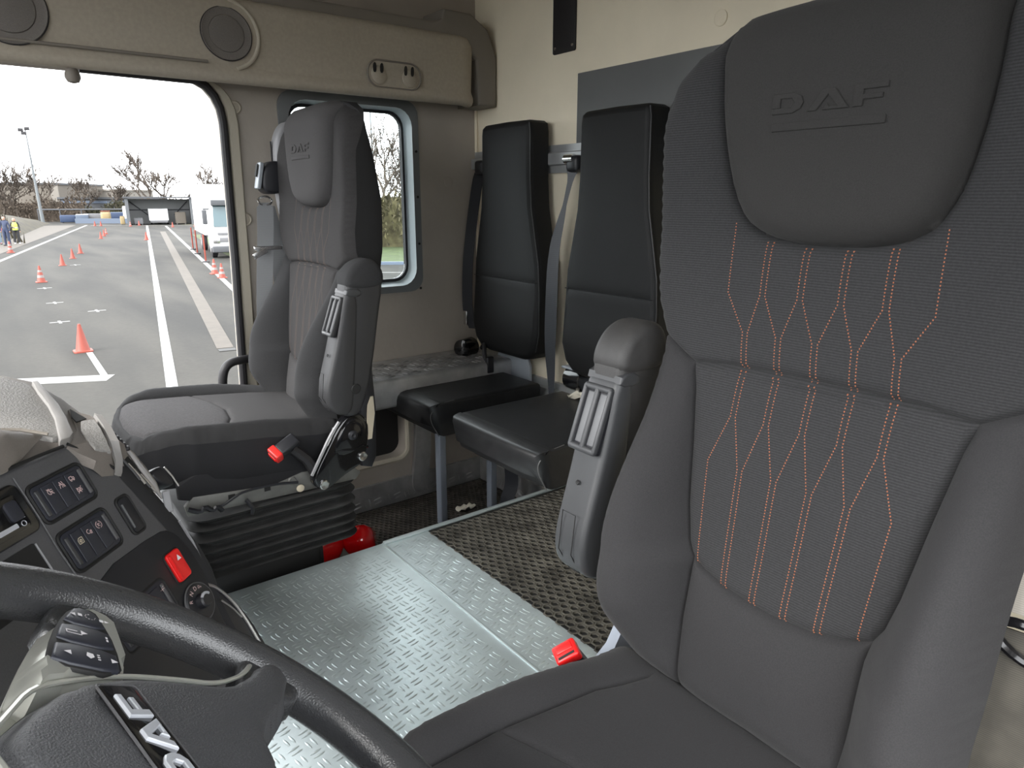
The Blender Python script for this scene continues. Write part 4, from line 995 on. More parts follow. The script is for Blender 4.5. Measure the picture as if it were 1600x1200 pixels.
# flank turning away towards the passenger
edge = [(.036, .060), (.062, .028), (.084, -.002), (.100, -.066), (.112, -.118), (.118, -.150), (.117, -.185), (.108, -.215), (.100, -.30), (.09, -.42)]
def flank(off_a, c): return [dp(a+oa, b, c) for (a, b), oa in zip(edge, off_a)]
offs = [([0]*10, -.004), ([0, .01]+[.022]*8, -.006), ([.004, .026]+[.046]*8, -.020), ([.010, .036]+[.070]*8, -.042), ([.012, .04]+[.080]*8, -.080), ([.012, .04]+[.080]*8, -.28)]
mbf = MB(); P = []
for o_, c_ in offs: P += flank(o_, c_)
m_ = len(edge); mbf.add([tuple(p) for p in P], [(i*m_+k, i*m_+k+1, (i+1)*m_+k+1, (i+1)*m_+k) for i in range(len(offs)-1) for k in range(m_-1)])
mbf.build('side_panel', M['flank'], dash, 60)

# top surfaces : points in world space
def plate(pts, th, m, name, par, bev=.003, it=0, down=(0, 0, -1), smooth=40):
    pts = [Vector(p) for p in pts]
    if it: pts = [Vector(p) for p in smooth_poly([tuple(p) for p in pts], it)]
    bm = bmesh.new(); hi = [bm.verts.new(p) for p in pts]; lo = [bm.verts.new(p+Vector(down)*th) for p in pts]; n = len(pts)
    ft = bm.faces.new(hi); bm.faces.new(lo[::-1])
    for i in range(n): bm.faces.new((lo[i], lo[(i+1) % n], hi[(i+1) % n], hi[i]))
    bmesh.ops.recalc_face_normals(bm, faces=bm.faces[:])
    if bev: bmesh.ops.bevel(bm, geom=list(ft.edges), offset=bev, segments=2, profile=.5, affect='EDGES')
    return MB().bm(bm).build(name, m, par, smooth)
Tt = Vector((-.69483, .67099, .25882)); Ot = dp(0, .058)
def tp_(a, t, h=0): return Ot+Rd*a+Tt*t+Tt.cross(Rd)*(-h)
up_t = Rd.cross(Tt)
def fl0(a, b, c): return tuple(dp(a, b, c))
def tpl(pts, h, th, m, name, par, bev=.003, it=0):
    return plate([Ot+Rd*a+Tt*t+up_t*h for a, t in pts], th, m, name, par, bev, it, down=-up_t)
tpl([(-.50, .004), (.037, -.001), (.075, .010), (.102, .000), (.151, .093), (.175, .159), (.166, .197), (.12, .235), (.0, .30), (-.5, .34)], -.003, .05, M['dash_beige'], 'top_deck', dash, .004)
def strip3(L_, R2, name, m, par, up_=(.35, -.1, .93), th=.004, hgt=.0):
    u_ = Vector(up_).normalized(); A_ = [Vector(p)+u_*hgt for p in L_]; B_ = [Vector(p)+u_*hgt for p in R2]; n_ = len(A_)
    vs_ = [tuple(p) for p in A_+B_]+[tuple(p-u_*th) for p in A_+B_]
    fs = [(i, i+1, n_+i+1, n_+i) for i in range(n_-1)]+[(2*n_+i, 3*n_+i, 3*n_+i+1, 2*n_+i+1) for i in range(n_-1)]
    fs += [(i, i+1, 2*n_+i+1, 2*n_+i) for i in range(n_-1)]+[(n_+i, n_+i+1, 3*n_+i+1, 3*n_+i) for i in range(n_-1)]+[(0, n_, 3*n_, 2*n_), (n_-1, 2*n_-1, 4*n_-1, 3*n_-1)]
    return MB().add(vs_, fs).build(name, m, par, 40)
# shoulder of the deck running down the flank beside the switch panel
strip3([(.066, 1.042, .873), (.068, .985, .860), (.052, .937, .856), (.062, .936, .845), (.078, .928, .834), (.096, .950, .803)], [(.088, 1.022, .866), (.102, .983, .855), (.106, .972, .846), (.112, .975, .838), (.117, .985, .830), (.122, 1.000, .800)], 'deck_shoulder', M['dash_beige'], dash, th=.012)
tpl([(-.50, .070), (.015, .066), (.030, .052), (.037, .018), (.052, .010), (.085, .045), (.110, .080), (.135, .115), (.152, .148), (.148, .190), (.12, .222), (.0, .285), (-.5, .33)], .004, .012, M['dash_pad'], 'grained_pad', dash, .003)
rib1 = [(.027, .001), (.040, -.001), (.054, .005), (.085, .038), (.112, .070), (.138, .108), (.158, .137), (.152, .141), (.130, .115), (.103, .078), (.077, .048), (.045, .018)]
tpl(rib1, .009, .012, M['dash_light'], 'light_rib', dash, .0025)
strip3([(.091, 1.018, .866), (.095, .981, .858), (.098, .961, .843), (.100, .955, .818), (.097, .951, .804)], [(.098, 1.010, .864), (.103, .979, .856), (.107, .959, .840), (.108, .957, .815), (.105, .955, .800)], 'light_rib', M['dash_light'], dash, th=.006, hgt=.004)
tpl([(.122, .062), (.110, .030), (.095, .032), (.103, .045)], .0006, .003, M['black'], 'triangular_recess', dash, 0)
strip3([(.074, .998, .8645), (.071, .975, .8605), (.074, .955, .852), (.080, .944, .842)], [(.088, 1.000, .8635), (.091, .975, .8580), (.094, .958, .845), (.096, .950, .832)], 'tray_floor', M['dash_pad'], dash, th=.003, hgt=.003)
MB().tube([tuple(Ot+Rd*a+Tt*t+up_t*.0015) for a, t in [(.037, -.001), (.036, -.0015)]]+[fl0(.060, .032, .002), fl0(.084, .0, .002)], .0018, 6).build('panel_gap', M['black'], dash)
# rounded instrument cowl on the left
cw = MB(); n = 14; rows = []
for i in range(9):
    th_ = radians(180*i/8)
    rows.append([(Ot+Rd*(.037-.42*s_)+Tt*(.034+.036*cos(th_)*(1-.9*max(0, 1-s_*5)))+up_t*(.032*sin(th_)*min(1, s_*6+.02)+.002)) for s_ in [k_/n for k_ in range(n+1)]])
cw.add([tuple(p) for r_ in rows for p in r_], [(i*(n+1)+k_, i*(n+1)+k_+1, (i+1)*(n+1)+k_+1, (i+1)*(n+1)+k_) for i in range(8) for k_ in range(n)])
cw.build('instrument_cowl', M['dash_beige'], dash, 60)
MB().tube([tuple(Ot+Rd*a+Tt*t+up_t*.008) for a, t in [(-.10, .072), (-.03, .073), (.01, .068), (.026, .050), (.034, .022)]], .0020, 6).build('cowl_lip', M['console_dark'], dash)
MB().tube([tuple(dp(a, b, .001)) for a, b in [(-.30, .062), (-.058, .061), (-.01, .060), (.030, .058)]], .0022, 6).build('panel_gap', M['black'], dash)

# flank details: vent with slats, bright trim, knob, side plates
def fl(a, b, c): return tuple(dp(a, b, c))
MB().tube([fl(.126, .036, -.012), fl(.133, .009, -.012), fl(.136, -.015, -.012), fl(.138, -.039, -.011), fl(.137, -.062, -.010)], [.0015, .004, .0055, .005, .001], 10, ell=(1, 1)).build('vent_trim', M['silver'], dash, label='bright silver trim blade')
vt = MB().prism(smooth_poly([(.112, .022), (.124, .012), (.130, -.024), (.128, -.055), (.114, -.030), (.108, -.002)], 1), Pd, Rd, Ud, Nd, -.02, -.009, .001).build('air_vent', M['black'], dash)
for q in range(4):
    a0 = .110+.0045*q; MB().tube([fl(a0, .012-.010*q, -.008), fl(a0+.006, -.010-.010*q, -.008), fl(a0+.008, -.024-.008*q, -.008)], .0016, 6).build('slat', M['silver'] if q % 2 else M['plastic'], vt)
for i in range(7): MB().rbox((.010, .010, .006), Vector(fl(.117+.002*i, .057-.006*i, -.012)), .002).build('vent_tooth', M['rubber'], dash)
kb = MB().prism(smooth_poly([(.155, -.024), (.178, -.022), (.184, -.030), (.189, -.056), (.176, -.056), (.160, -.042)], 1), Pd, Rd, Ud, Nd, -.045, -.020, .004, 3).build('vent_knob', M['plastic_blk'], dash)
MB().tube([fl(.183, -.028, -.019), fl(.188, -.045, -.019), fl(.189, -.062, -.019)], .0012, 6).build('knob_edge', M['silver'], kb)
MB().rbox((.010, .004, .030), Matrix.Translation(fl(.148, -.070, -.014)) @ Matrix.Rotation(radians(-20), 4, 'X'), .0015).build('side_trim_plate', M['tower'], dash)
MB().tube([fl(.139, -.100, -.006), fl(.142, -.135, -.008), fl(.137, -.165, -.008), fl(.124, -.200, -.008)], .0022, 6).build('edge_trim', M['tower'], dash)

def switch_bank(a0, b1, a1, b0, n, icons, name='switch_bank', shade='switch'):
    w_ = a1-a0; h_ = b1-b0
    MB().tube([fl(a0+w_/2+x, b0+h_/2+y, .0005) for x, y in rrect(w_+.004, h_+.004, .008, 5)], .0022, 6, closed=True).build('switch_surround', M['black'], dash)
    sb = MB().prism(rr_corners(a0, b0, a1, b1, .007), Pd, Rd, Ud, Nd, -.001, .0022, .0015, 2).build(name, M['switch'], dash)
    for side_ in (0, 1):
        xa = a0+.003 if side_ == 0 else a1-.009
        MB().rbox((.006, h_-.010, .003), Matrix(((Rd.x, Ud.x, Nd.x, 0), (Rd.y, Ud.y, Nd.y, 0), (Rd.z, Ud.z, Nd.z, 0), (0, 0, 0, 1))).copy(), .001) if False else None
        c_ = dp(xa+.003, (b0+b1)/2, .0026)
        mt = Matrix(((Rd.x, Ud.x, Nd.x, c_.x), (Rd.y, Ud.y, Nd.y, c_.y), (Rd.z, Ud.z, Nd.z, c_.z), (0, 0, 0, 1)))
        MB().rbox((.0055, h_-.010, .003), mt, .0014).build('end_rib', M['arm_plastic'] if side_ == 0 else M['plastic'], sb)
    sw = (w_-.024)/n
    for i in range(n):
        x0 = a0+.012+sw*i
        c_ = dp(x0+sw/2, (b0+b1)/2, .0026)
        mt = Matrix(((Rd.x, Ud.x, Nd.x, c_.x), (Rd.y, Ud.y, Nd.y, c_.y), (Rd.z, Ud.z, Nd.z, c_.z), (0, 0, 0, 1)))
        r_ = MB().rbox((sw-.0008, h_-.008, .0032), mt, .0008).build('rocker_switch', M['switch'], sb)
        for (ix, iy, kind) in icons[i]:
            icon(kind, x0+sw/2+ix, (b0+b1)/2+iy, .0044, r_)
    return sb
def seg2(mb, p, q, w_, c):
    p = np.array(p); q = np.array(q); d = q-p; L_ = np.linalg.norm(d); d = d/L_; nn = np.array([-d[1], d[0]])*w_/2
    mb.add([tuple(dp(*(p+nn), c)), tuple(dp(*(q+nn), c)), tuple(dp(*(q-nn), c)), tuple(dp(*(p-nn), c))], [(0, 1, 2, 3)])
def icon(kind, a, b, c, par):
    mb = MB(); s_ = .0038; w_ = .0007
    def ln(*pts, cl=False):
        pts = [(a+x*s_, b+y*s_) for x, y in pts]
        if cl: pts.append(pts[0])
        for p, q in zip(pts[:-1], pts[1:]): seg2(mb, p, q, w_, c)
    circ = lambda cx, cy, r, a0=0, a1=360, st=30: [(cx+r*cos(radians(t)), cy+r*sin(radians(t))) for t in range(a0, a1+1, st)]
    if kind == 'lamp':
        ln(*circ(-.1, 0, .9, 90, 270)); ln((-.1, -.9), (-.1, .9)); ln((-1, 1), (1, -1))
        for y in (-.6, 0, .6): ln((.2, y), (.9, y-.2))
    elif kind == 'lane': ln((-1, -1), (-.3, 1)); ln((1, -1), (.3, 1)); ln((-1, .2), (1, -.3)); ln((-.6, 1), (.7, -1)); ln((0, -1), (0, -.5)); ln((0, 0), (0, .5))
    elif kind == 'truck': ln((-.9, -.4), (-.9, .6), (.2, .6), (.2, -.4), cl=True); ln((.2, .2), (.8, .2), (.9, -.4), (.2, -.4)); ln(*circ(-.5, -.6, .25)); ln(*circ(.5, -.6, .25))
    elif kind == 'truckoff': ln((-.9, -.4), (-.9, .6), (.2, .6), (.2, -.4), cl=True); ln((.2, .2), (.8, .2), (.9, -.4), (.2, -.4)); ln((-1, -1), (1, 1)); ln((-1, .9), (.4, -1))
    elif kind == 'beacon': ln((-.9, -.9), (-.9, .3), (-.4, .9), (.9, .9), (.9, -.9), cl=True); ln(*circ(0, -.1, .45)); ln((-.4, -.4), (.4, .3))
    elif kind == 'engine': ln(*circ(-.3, .2, .65, 60, 300)); ln((-.1, -.5), (.9, -.5)); ln((.1, 0), (1, 0)); ln((.4, -.9), (.4, .4)); ln((.8, -.9), (.8, .4))
    elif kind == 'tc':
        ln(*circ(0, 0, 1.15, 100, 260)); ln(*circ(0, 0, 1.15, -80, 80)); ln((-.6, .4), (0, .4)); ln((-.3, .4), (-.3, -.5)); ln(*circ(.35, -.05, .4, 50, 310))
    elif kind == 'small': ln((-1, 0), (1, 0)); ln((0, -.7), (0, .7)); ln((.5, .5), (1, .9))
    mb.build('icon', M['pink_print'] if kind != 'beacon' else M['cream'], par, 0)
switch_bank(-.0425, .032, .0345, -.0105, 3, [[(0, .008, 'lamp')], [(0, .009, 'lane')], [(-.001, .010, 'truck'), (.0005, -.006, 'truckoff')]])
switch_bank(-.0425, -.029, .0305, -.0745, 3, [[(0, .006, 'beacon')], [(0, .009, 'engine')], [(0, .010, 'tc')]])
# single blank switch
MB().tube([fl(x, y, .0005) for x, y in rrect(.0225, .050, .006, 5, .0635, -.0535)], .0022, 6, closed=True).build('switch_surround', M['black'], dash)
s3 = MB().prism(rrect(.0195, .047, .006, 4, .0635, -.0535), Pd, Rd, Ud, Nd, -.001, .003, .0015).build('blank_switch', M['plastic_blk'], dash)
MB().tube([fl(.0565, -.037, .003), fl(.0560, -.070, .003)], .0022, 6).build('end_rib', M['arm_plastic'], s3)
# black lower fascia
fasc = smooth_poly([(-.16, -.150), (-.026, -.090), (.085, -.092), (.106, -.100), (.117, -.122), (.120, -.150), (.118, -.185), (.108, -.222), (.10, -.30), (-.16, -.30)], 1)
fa = MB().prism(fasc, Pd, Rd, Ud, Nd, -.001, .0018, .001).build('black_fascia', M['plastic_blk'], dash)
hz = MB().prism(rrect(.0265, .041, .005, 4, .0845, -.1435), Pd, Rd, Ud, Nd, 0, .006, .002, 3).build('hazard_switch', M['red'], dash)
MB().prism(rrect(.006, .036, .0025, 3, .0750, -.1435), Pd, Rd, Ud, Nd, .004, .0085, .002, 2).build('switch_ridge', M['red'], hz)
mb = MB(); tri_ = [(-.0042, -.0032), (.0042, -.0032), (0, .0045)]
mb.add([tuple(dp(.0885+x, -.1345+y, .0066)) for x, y in tri_], [(0, 1, 2)]); mb.build('warning_triangle', M['white_print'], hz, 0)
MB().tube([fl(x, y, .0018) for x, y in rrect(.0295, .044, .006, 4, .0845, -.1435)], .0014, 6, closed=True).build('switch_surround', M['black'], hz)
# half hidden switch bank behind the rim
switch_bank(-.045, -.142, .050, -.185, 2, [[(0, .008, 'engine')], [(.02, .010, 'small')]], 'switch_bank')
# drive selector dial
dl = MB().lathe([(.0255, 0), (.0255, .004), (.024, .006), (.0001, .006)], dp(.0835, -.2010, 0), Nd, 40).build('drive_selector', M['plastic_blk'], dash)
MB().tube([tuple(dp(.0835+.026*cos(radians(t)), -.2010+.026*sin(radians(t)), .0035)) for t in range(0, 360, 12)], .0013, 6, closed=True).build('dial_ring', M['plastic'], dl)
kd = MB().lathe([(.0105, .006), (.010, .014), (.008, .016), (.0001, .016)], dp(.0835, -.2010, 0), Nd, 30).build('dial_knob', M['plastic_blk'], dl)
MB().tube([tuple(dp(.0835+.0088*cos(radians(t)), -.2010+.0088*sin(radians(t)), .0152)) for t in range(30, 135, 8)], .0020, 6).build('knob_highlight', M['badge_letter'], kd)
for ch, ang, sz_ in (('R', 152, .0078), ('N', 118, .0082), ('D', 88, .0082), ('D+', 60, .0055)):
    ca, sa = cos(radians(ang)), sin(radians(ang))
    text_mb(ch, sz_, dp(.0835+.0190*ca, -.2010+.0190*sa, 0), Rd*sa-Ud*ca, Rd*ca+Ud*sa, Nd, .0068).build('selector_letter', M['pink_print'], dl, 0)
# lower arc console with silver trim
arc = [(.085, -.175), (.117, -.190), (.135, -.203), (.150, -.232), (.159, -.262), (.163, -.300), (.160, -.38), (.05, -.42), (.02, -.30)]
MB().prism(smooth_poly(arc, 1), Pd, Rd, Ud, Nd, -.16, -.006, .004, 3).build('lower_console', M['plastic_blk'], dash)
MB().tube([fl(a, b, -.004) for a, b in smooth_poly([(.118, -.192), (.132, -.206), (.145, -.236), (.150, -.270), (.149, -.318)], 2, False)], .0022, 6).build('console_trim', M['silver'], dash)
MB().tube([fl(a, b, .004) for a, b in smooth_poly([(.118, -.222), (.128, -.240), (.135, -.262)], 1, False)], .0012, 6).build('console_trim', M['silver'], dash)
# radio unit at the left edge
rd = MB().prism(rr_corners(-.26, -.012, -.052, .046, .010), Pd, Rd, Ud, Nd, -.002, .0045, .003, 3).build('radio', M['gloss_blk'], dash)
MB().prism(rr_corners(-.25, -.004, -.064, .036, .006), Pd, Rd, Ud, Nd, .004, .0075, .002, 2).build('radio_face', M['gloss_blk'], rd)
MB().prism(rr_corners(-.084, .008, -.068, .030, .004), Pd, Rd, Ud, Nd, .007, .0095, .001).build('radio_button', M['switch'], rd)
MB().prism(rr_corners(-.105, .0015, -.0805, .0065, .001, 2), Pd, Rd, Ud, Nd, .007, .0083).build('silver_key', M['badge_letter'], rd)
MB().tube([tuple(dp(-.0730+.0028*cos(t*pi/6), .003+.0028*sin(t*pi/6), .0078)) for t in range(12)], .0004, 5, closed=True).build('ring_mark', M['badge_letter'], rd)
MB().tube([tuple(dp(a, .0085, .0078)) for a in (-.077, -.068)], .0004, 5).build('line_mark', M['badge_letter'], rd)
MB().prism(rr_corners(-.26, -.075, -.070, -.020, .004), Pd, Rd, Ud, Nd, .0003, .0012, 0).build('storage_pocket', M['black'], dash)
MB().tube([fl(-.070, -.022, .002), fl(-.070, -.06, .002), fl(-.068, -.10, .002)], .0012, 6).build('pocket_edge', M['tower'], dash)
MB().tube([fl(-.049, .05, .001), fl(-.0485, .0, .001), (fl(-.050, -.04, .001)), fl(-.048, -.09, .001)], .0013, 6).build('panel_bead', M['plastic'], dash)
# knee panel, far facia and steering column
MB().prism([(YL+.02, .45), (.62, .45), (.62, .90), (YL+.02, .90)], (-.20, 0, 0), (0, 1, 0), (0, 0, 1), (-1, 0, 0), 0, .25, .01).build('instrument_panel', M['plastic_blk'], dash)
MB().prism([(1.05, .35), (YW-.02, .35), (YW-.02, .90), (1.05, .90)], (-.15, 0, 0), (0, 1, 0), (0, 0, 1), (-1, 0, 0), 0, .6, .03, 4).build('passenger_fascia', M['plastic'], dash)
MB().prism([(.10, .0), (.72, .0), (.72, .46), (.10, .46)], (-.30, 0, 0), (0, 1, 0), (0, 0, 1), (-1, 0, 0), 0, .3, .01).build('foot_bulkhead', M['plastic_blk'], dash)

# ------------------------------------------------------------------ steering wheel
Wt = radians(38); Wc = Vector((.046, .39, .803)); Wn = Vector((sin(Wt), 0, cos(Wt))); W1 = Vector((0, 1, 0)); W2 = Vector((-cos(Wt), 0, sin(Wt)))
def wp(a, b, c=0): return Wc+W1*a+W2*b+Wn*c
sw = empty('steering_wheel', tuple(Wc), 'black leather steering wheel with grey button spoke in front of the driver', 'steering wheel')
MB().tube([tuple(wp(.225*cos(t*pi/48), .225*sin(t*pi/48))) for t in range(96)], .0205, 20, closed=True, ell=(1.0, .95)).build('rim', M['leather'], sw, 60)
def wprism(pts, c0, c1, bev, m, name, par, it=2, seg=4):
    return MB().prism(smooth_poly(pts, it), Wc, W1, W2, Wn, c0, c1, bev, seg).build(name, m, par, 50)
hub = [(.0, .108), (.035, .090), (.060, .074), (.080, .052), (.098, .021), (.110, -.028), (.115, -.058), (.138, -.086), (.168, -.108), (.190, -.136), (.160, -.152), (.112, -.128), (.078, -.104), (.052, -.082), (0, -.078)]
hubm = hub+[(-a, b) for a, b in hub[-2:0:-1]]
def dome(pts, c0, c1, edge_r, m, name, par, it=1, dome_h=.0, holes=None):
    """cushion-like pad: conforming triangulation with a rounded rim"""
    o_ = smooth_poly(pts, it); V, tri, cen, O = mesh_regions(o_, [], .0055)
    lp_ = [tuple(p) for p in O]+[tuple(O[0])]; e = pts_seg_dist(V, [lp_])
    k_ = np.clip(1-e/edge_r, 0, 1); h = c1-(c1-c0)*(1-np.sqrt(np.maximum(0, 1-k_*k_)))+dome_h*(1-np.exp(-e/.05))
    mb = MB().add([tuple(wp(float(a), float(b), float(c))) for (a, b), c in zip(V, h)], tri)
    n = len(O); mb.add([tuple(wp(float(a), float(b), c0+.0005)) for a, b in O]+[tuple(wp(float(a)*.97, float(b)*.97, c0-.02)) for a, b in O], [(i, (i+1) % n, (i+1) % n+n, i+n) for i in range(n)])
    return mb.build(name, m, par, 60)
pad = dome(hubm, -.004, .012, .016, M['hub_skin'], 'hub_pad', sw, 1, .006)
wprism([(a*.97, b*.97) for a, b in hubm], -.045, -.006, .01, M['plastic_blk'], 'hub_rear', sw, 1)
for s_ in (1, -1):
    sp = [(.026, .096), (.060, .090), (.100, .081), (.150, .066), (.178, .054), (.192, .040), (.194, .020), (.180, .007), (.150, .006), (.110, .009), (.093, .012), (.078, .052), (.058, .074)]
    spk = dome([(a*s_, b) for a, b in sp], -.008, .0125, .006, M['olive_silver'], 'spoke', sw, 1, 0)
    ln_ = wprism([(s_*a, b) for a, b in [(.150, .066), (.200, .056), (.215, .040), (.215, .012), (.200, .000), (.160, .010)]], -.018, .004, .006, M['leather'], 'spoke_root', sw)
    rows_ = [((.146, .171), ), ((.117, .143), ), ((.090, .114), )]
    # three rows of buttons, each row a dark rocker
    def L0(a): return np.interp(a, [.088, .10, .13, .155, .176], [.0715, .069, .063, .056, .046])   # left edge
    def R0(a): return np.interp(a, [.088, .10, .13, .155, .176], [.0265, .0255, .0245, .0260, .0330])  # right edge
    wprism([(s_*.086, L0(.086)+.003), (s_*.13, L0(.13)+.003), (s_*.165, L0(.165)+.003), (s_*.180, .044), (s_*.181, .030), (s_*.165, R0(.165)-.003), (s_*.13, R0(.13)-.003), (s_*.086, R0(.086)-.003)], .010, .0130, .0005, M['black'], 'button_bezel', spk, 1, 1)
    for ri, (a0, a1) in enumerate(((.149, .1765), (.119, .146), (.0885, .116))):
        q = [(s_*a0, L0(a0)), (s_*(a0+a1)/2, L0((a0+a1)/2)), (s_*a1, L0(a1)), (s_*a1, R0(a1)), (s_*(a0+a1)/2, R0((a0+a1)/2)), (s_*a0, R0(a0))]
        bt = wprism(q, .0115, .0148, .0015, M['switch'], 'button', spk, 1, 2)
        if s_ > 0:
            mb = MB(); am = (a0+a1)/2
            def quad(pts): mb.add([tuple(wp(a, b, .0153)) for a, b in pts], [tuple(range(len(pts)))])
            def tri_up(a, b, s2, dr): quad([(a-s2, b), (a+s2, b), (a, b+dr*s2*1.6)])
            if ri == 0:
                tri_up(am-.001, .048, .0025, 1); quad([(am-.002, .046), (am+.002, .046), (am+.002, .043), (am-.002, .043)])
                for t in range(8):
                    a_ = t*pi/5; quad([(am+.0035*cos(a_), .037+.0035*sin(a_)), (am+.0042*cos(a_+.25), .037+.0042*sin(a_+.25)), (am+.0035*cos(a_+.5), .037+.0035*sin(a_+.5))])
                quad([(am-.004, .0305), (am, .0305), (am, .0275), (am-.004, .0275)]); tri_up(am-.002, .0265, .0022, -1)
            elif ri == 1:
                quad([(am-.003, .058), (am-.002, .058), (am-.002, .047), (am-.003, .047)]); tri_up(am+.001, .0475, .003, -1)
                quad([(am+.001, .058), (am+.002, .058), (am+.002, .050), (am+.001, .050)]); quad([(am-.003, .058), (am+.002, .058), (am+.002, .0572), (am-.003, .0572)])
                quad([(am-.004, .030), (am-.001, .030), (am-.001, .0285), (am-.004, .0285)]); quad([(am+.0, .030), (am+.003, .030), (am+.003, .0285), (am+.0, .0285)])
            else:
                tri_up(am-.001, .058, .003, 1); tri_up(am-.001, .031, .003, -1)
                quad([(am-.001, .048), (am+.004, .047), (am+.003, .043), (am-.001, .0425), (am-.004, .0455)]); 
                for t in range(3): quad([(am-.004+t*.003, .0405), (am-.0025+t*.003, .0405), (am-.0025+t*.003, .0385), (am-.004+t*.003, .0385)])
            mb.build('symbols', M['white_print'], bt, 0)
    trim = [(.0, .110), (.026, .098), (.060, .083), (.080, .055), (.098, .021), (.111, -.028), (.116, -.058), (.138, -.086), (.152, -.098), (.164, -.106)]
    MB().tube([tuple(wp(s_*a, b, .0085)) for a, b in smooth_poly(trim, 2, False)], .0019, 8, ell=(1, 1.3)).build('hub_trim', M['olive_silver'], sw)
# lower spoke roots into the rim
for s_ in (1, -1):
    wprism([(s_*.130, -.090), (s_*.170, -.096), (s_*.195, -.118), (s_*.180, -.145), (s_*.150, -.160), (s_*.118, -.135)], -.014, .008, .008, M['leather'], 'spoke_root', sw)
# badge with emblem letters
ba = radians(16); bu = (W1*cos(ba)+W2*sin(ba)); bv = (W2*cos(ba)-W1*sin(ba)); bc = wp(.011, .0215, .0165)
bd = MB().prism(rrect(.108, .0275, .003, 3), bc, bu, bv, Wn, -.001, .0022, .001).build('badge', M['gloss_blk'], sw)
MB().tube([tuple(bc+bu*x+bv*y+Wn*.0015) for x, y in rrect(.109, .0285, .003, 3)], .0009, 6, closed=True).build('badge_rim', M['plastic'], bd)
daf_mb(bc, bu, bv, Wn, .082, .0165, .0018, .0042, .0006).build('badge_letters', M['badge_letter'], bd, 30)
MB().tube([tuple(Wc-Wn*.03), tuple(Wc-Wn*.14+Vector((-.02, 0, 0))), (-.24, .39, .62)], [.045, .055, .06], 16).build('steering_column', M['plastic_blk'], sw)

# ================================================================== the yard outside
struct('ground', MB().add([(-160, 2.6, G), (260, 2.6, G), (260, 330, G), (-160, 330, G)], [(0, 1, 2, 3)]), M['asphalt'], 0)
struct('ground_apron', MB().add([(-160, -60, G-.02), (260, -60, G-.02), (260, 2.6, G-.02), (-160, 2.6, G-.02)], [(0, 1, 2, 3)]), M['asphalt'], 0)
def stripe(p, q, w0, w1=None, name='lane_line', m='line', h=.006, label=None, group=None, cat='road marking'):
    w1 = w1 or w0; p = np.array(p, float); q = np.array(q, float); d = (q-p)/np.linalg.norm(q-p); n_ = np.array([-d[1], d[0]])
    L_ = [p+n_*w0/2, q+n_*w1/2, q-n_*w1/2, p-n_*w0/2]
    v = [(a[0], a[1], G) for a in L_]+[(a[0], a[1], G+h) for a in L_]
    return MB().add(v, [(0, 1, 2, 3), (4, 7, 6, 5), (0, 4, 5, 1), (1, 5, 6, 2), (2, 6, 7, 3), (3, 7, 4, 0)]).build(name, M[m], smooth=0, label=label, cat=cat, group=group)
stripe((1.50, 8.0), (15.4, 85.2), .16, .22, label='long straight white line down the middle of the yard')
stripe((3.53, 13.6), (13.4, 67.6), .30, .42, name='drain_channel', m='beige_line', label='long pale beige drain strip beside the central white line', cat='drain channel')
stripe((3.49, 13.28), (3.52, 13.50), .30, .30, name='drain_grate', m='hole', h=.012, label='small dark grate at the near end of the beige strip', cat='grate')
stripe((4.9, 14.5), (16.6, 81.9), .16, .22, label='white line right of the beige strip, beside the waiting truck')
stripe((.2, 36.0), (10.2, 89.2), .20, .24, label='long white line on the left edge of the yard by the grass bank')
stripe((10.5, 88.4), (22.5, 79.5), .35, label='white line across the far end of the yard')
stripe((-1.0, 13.5), (1.42, 12.35), .46, .40, label='broad white bar beside the nearest cone')
stripe((1.36, 12.50), (1.41, 14.7), .10, .10, h=.008, label='thin white line from the broad bar to the nearest cone')
for i, (x, y, lb) in enumerate([(1.33, 18.9, 'short white cross mark on the asphalt behind the nearest cone'), (1.55, 22.6, 'second short white cross mark, in line behind the first'), (1.62, 26.6, 'third short white cross mark, just before the banded cone'), (3.4, 35.4, 'faint short white mark farther along the cone row'), (2.26, 20.3, 'short white tick left against the central line')]):
    r_ = empty('cross_mark', (x, y, G), lb, 'road marking')
    MB().box((x-.20, y-.04, G), (x+.20, y+.04, G+.006)).build('bar', M['line'], r_, 0)
    MB().box((x-.03, y-.22, G), (x+.03, y+.22, G+.005)).build('tick', M['line'], r_, 0)

def cone(x, y, h, label, white=False, group='orange cones in the yard', tilt=0):
    r_ = empty('traffic_cone', (x, y, G), label, 'traffic cone', group)
    b = h*.30
    MB().prism(rrect(b*2, b*2, b*.35, 4), (x, y, G), (1, 0, 0), (0, 1, 0), (0, 0, 1), 0, h*.05, h*.012).build('base', M['cone'], r_)
    MB().lathe([(b*.82, h*.045), (b*.74, h*.08), (h*.055, h*.96), (h*.04, h), (.0001, h)], (x, y, G), (0, 0, 1), 20).build('body', M['cone'], r_)
    if white:
        for z0, z1 in ((.28, .44), (.62, .74)):
            f = lambda t: b*.74+(h*.055-b*.74)*(t-.08)/.88+.002
            MB().lathe([(f(z0), h*z0), (f(z1), h*z1)], (x, y, G), (0, 0, 1), 20).build('white_band', M['cone_w'], r_)
    return r_
cone(1.335, 14.9, .52, 'nearest orange cone, standing at the end of the thin white line')
cone(1.687, 28.64, .56, 'orange cone with white bands, second in the left row', True)
cone(2.937, 35.4, .48, 'plain orange cone, third in the left row')
cone(3.727, 39.36, .47, 'plain orange cone, fourth in the left row')
cone(4.439, 42.87, .50, 'plain orange cone, fifth in the left row')
cone(7.418, 58.1, .50, 'orange cone at the near end of the far group of three')
cone(8.155, 62.0, .50, 'orange cone in the middle of the far group of three')
cone(8.748, 65.3, .50, 'white-banded orange cone at the far end of the group of three', True)
cone(1.565, 45.6, .60, 'orange cone on the left edge line below the people', True)
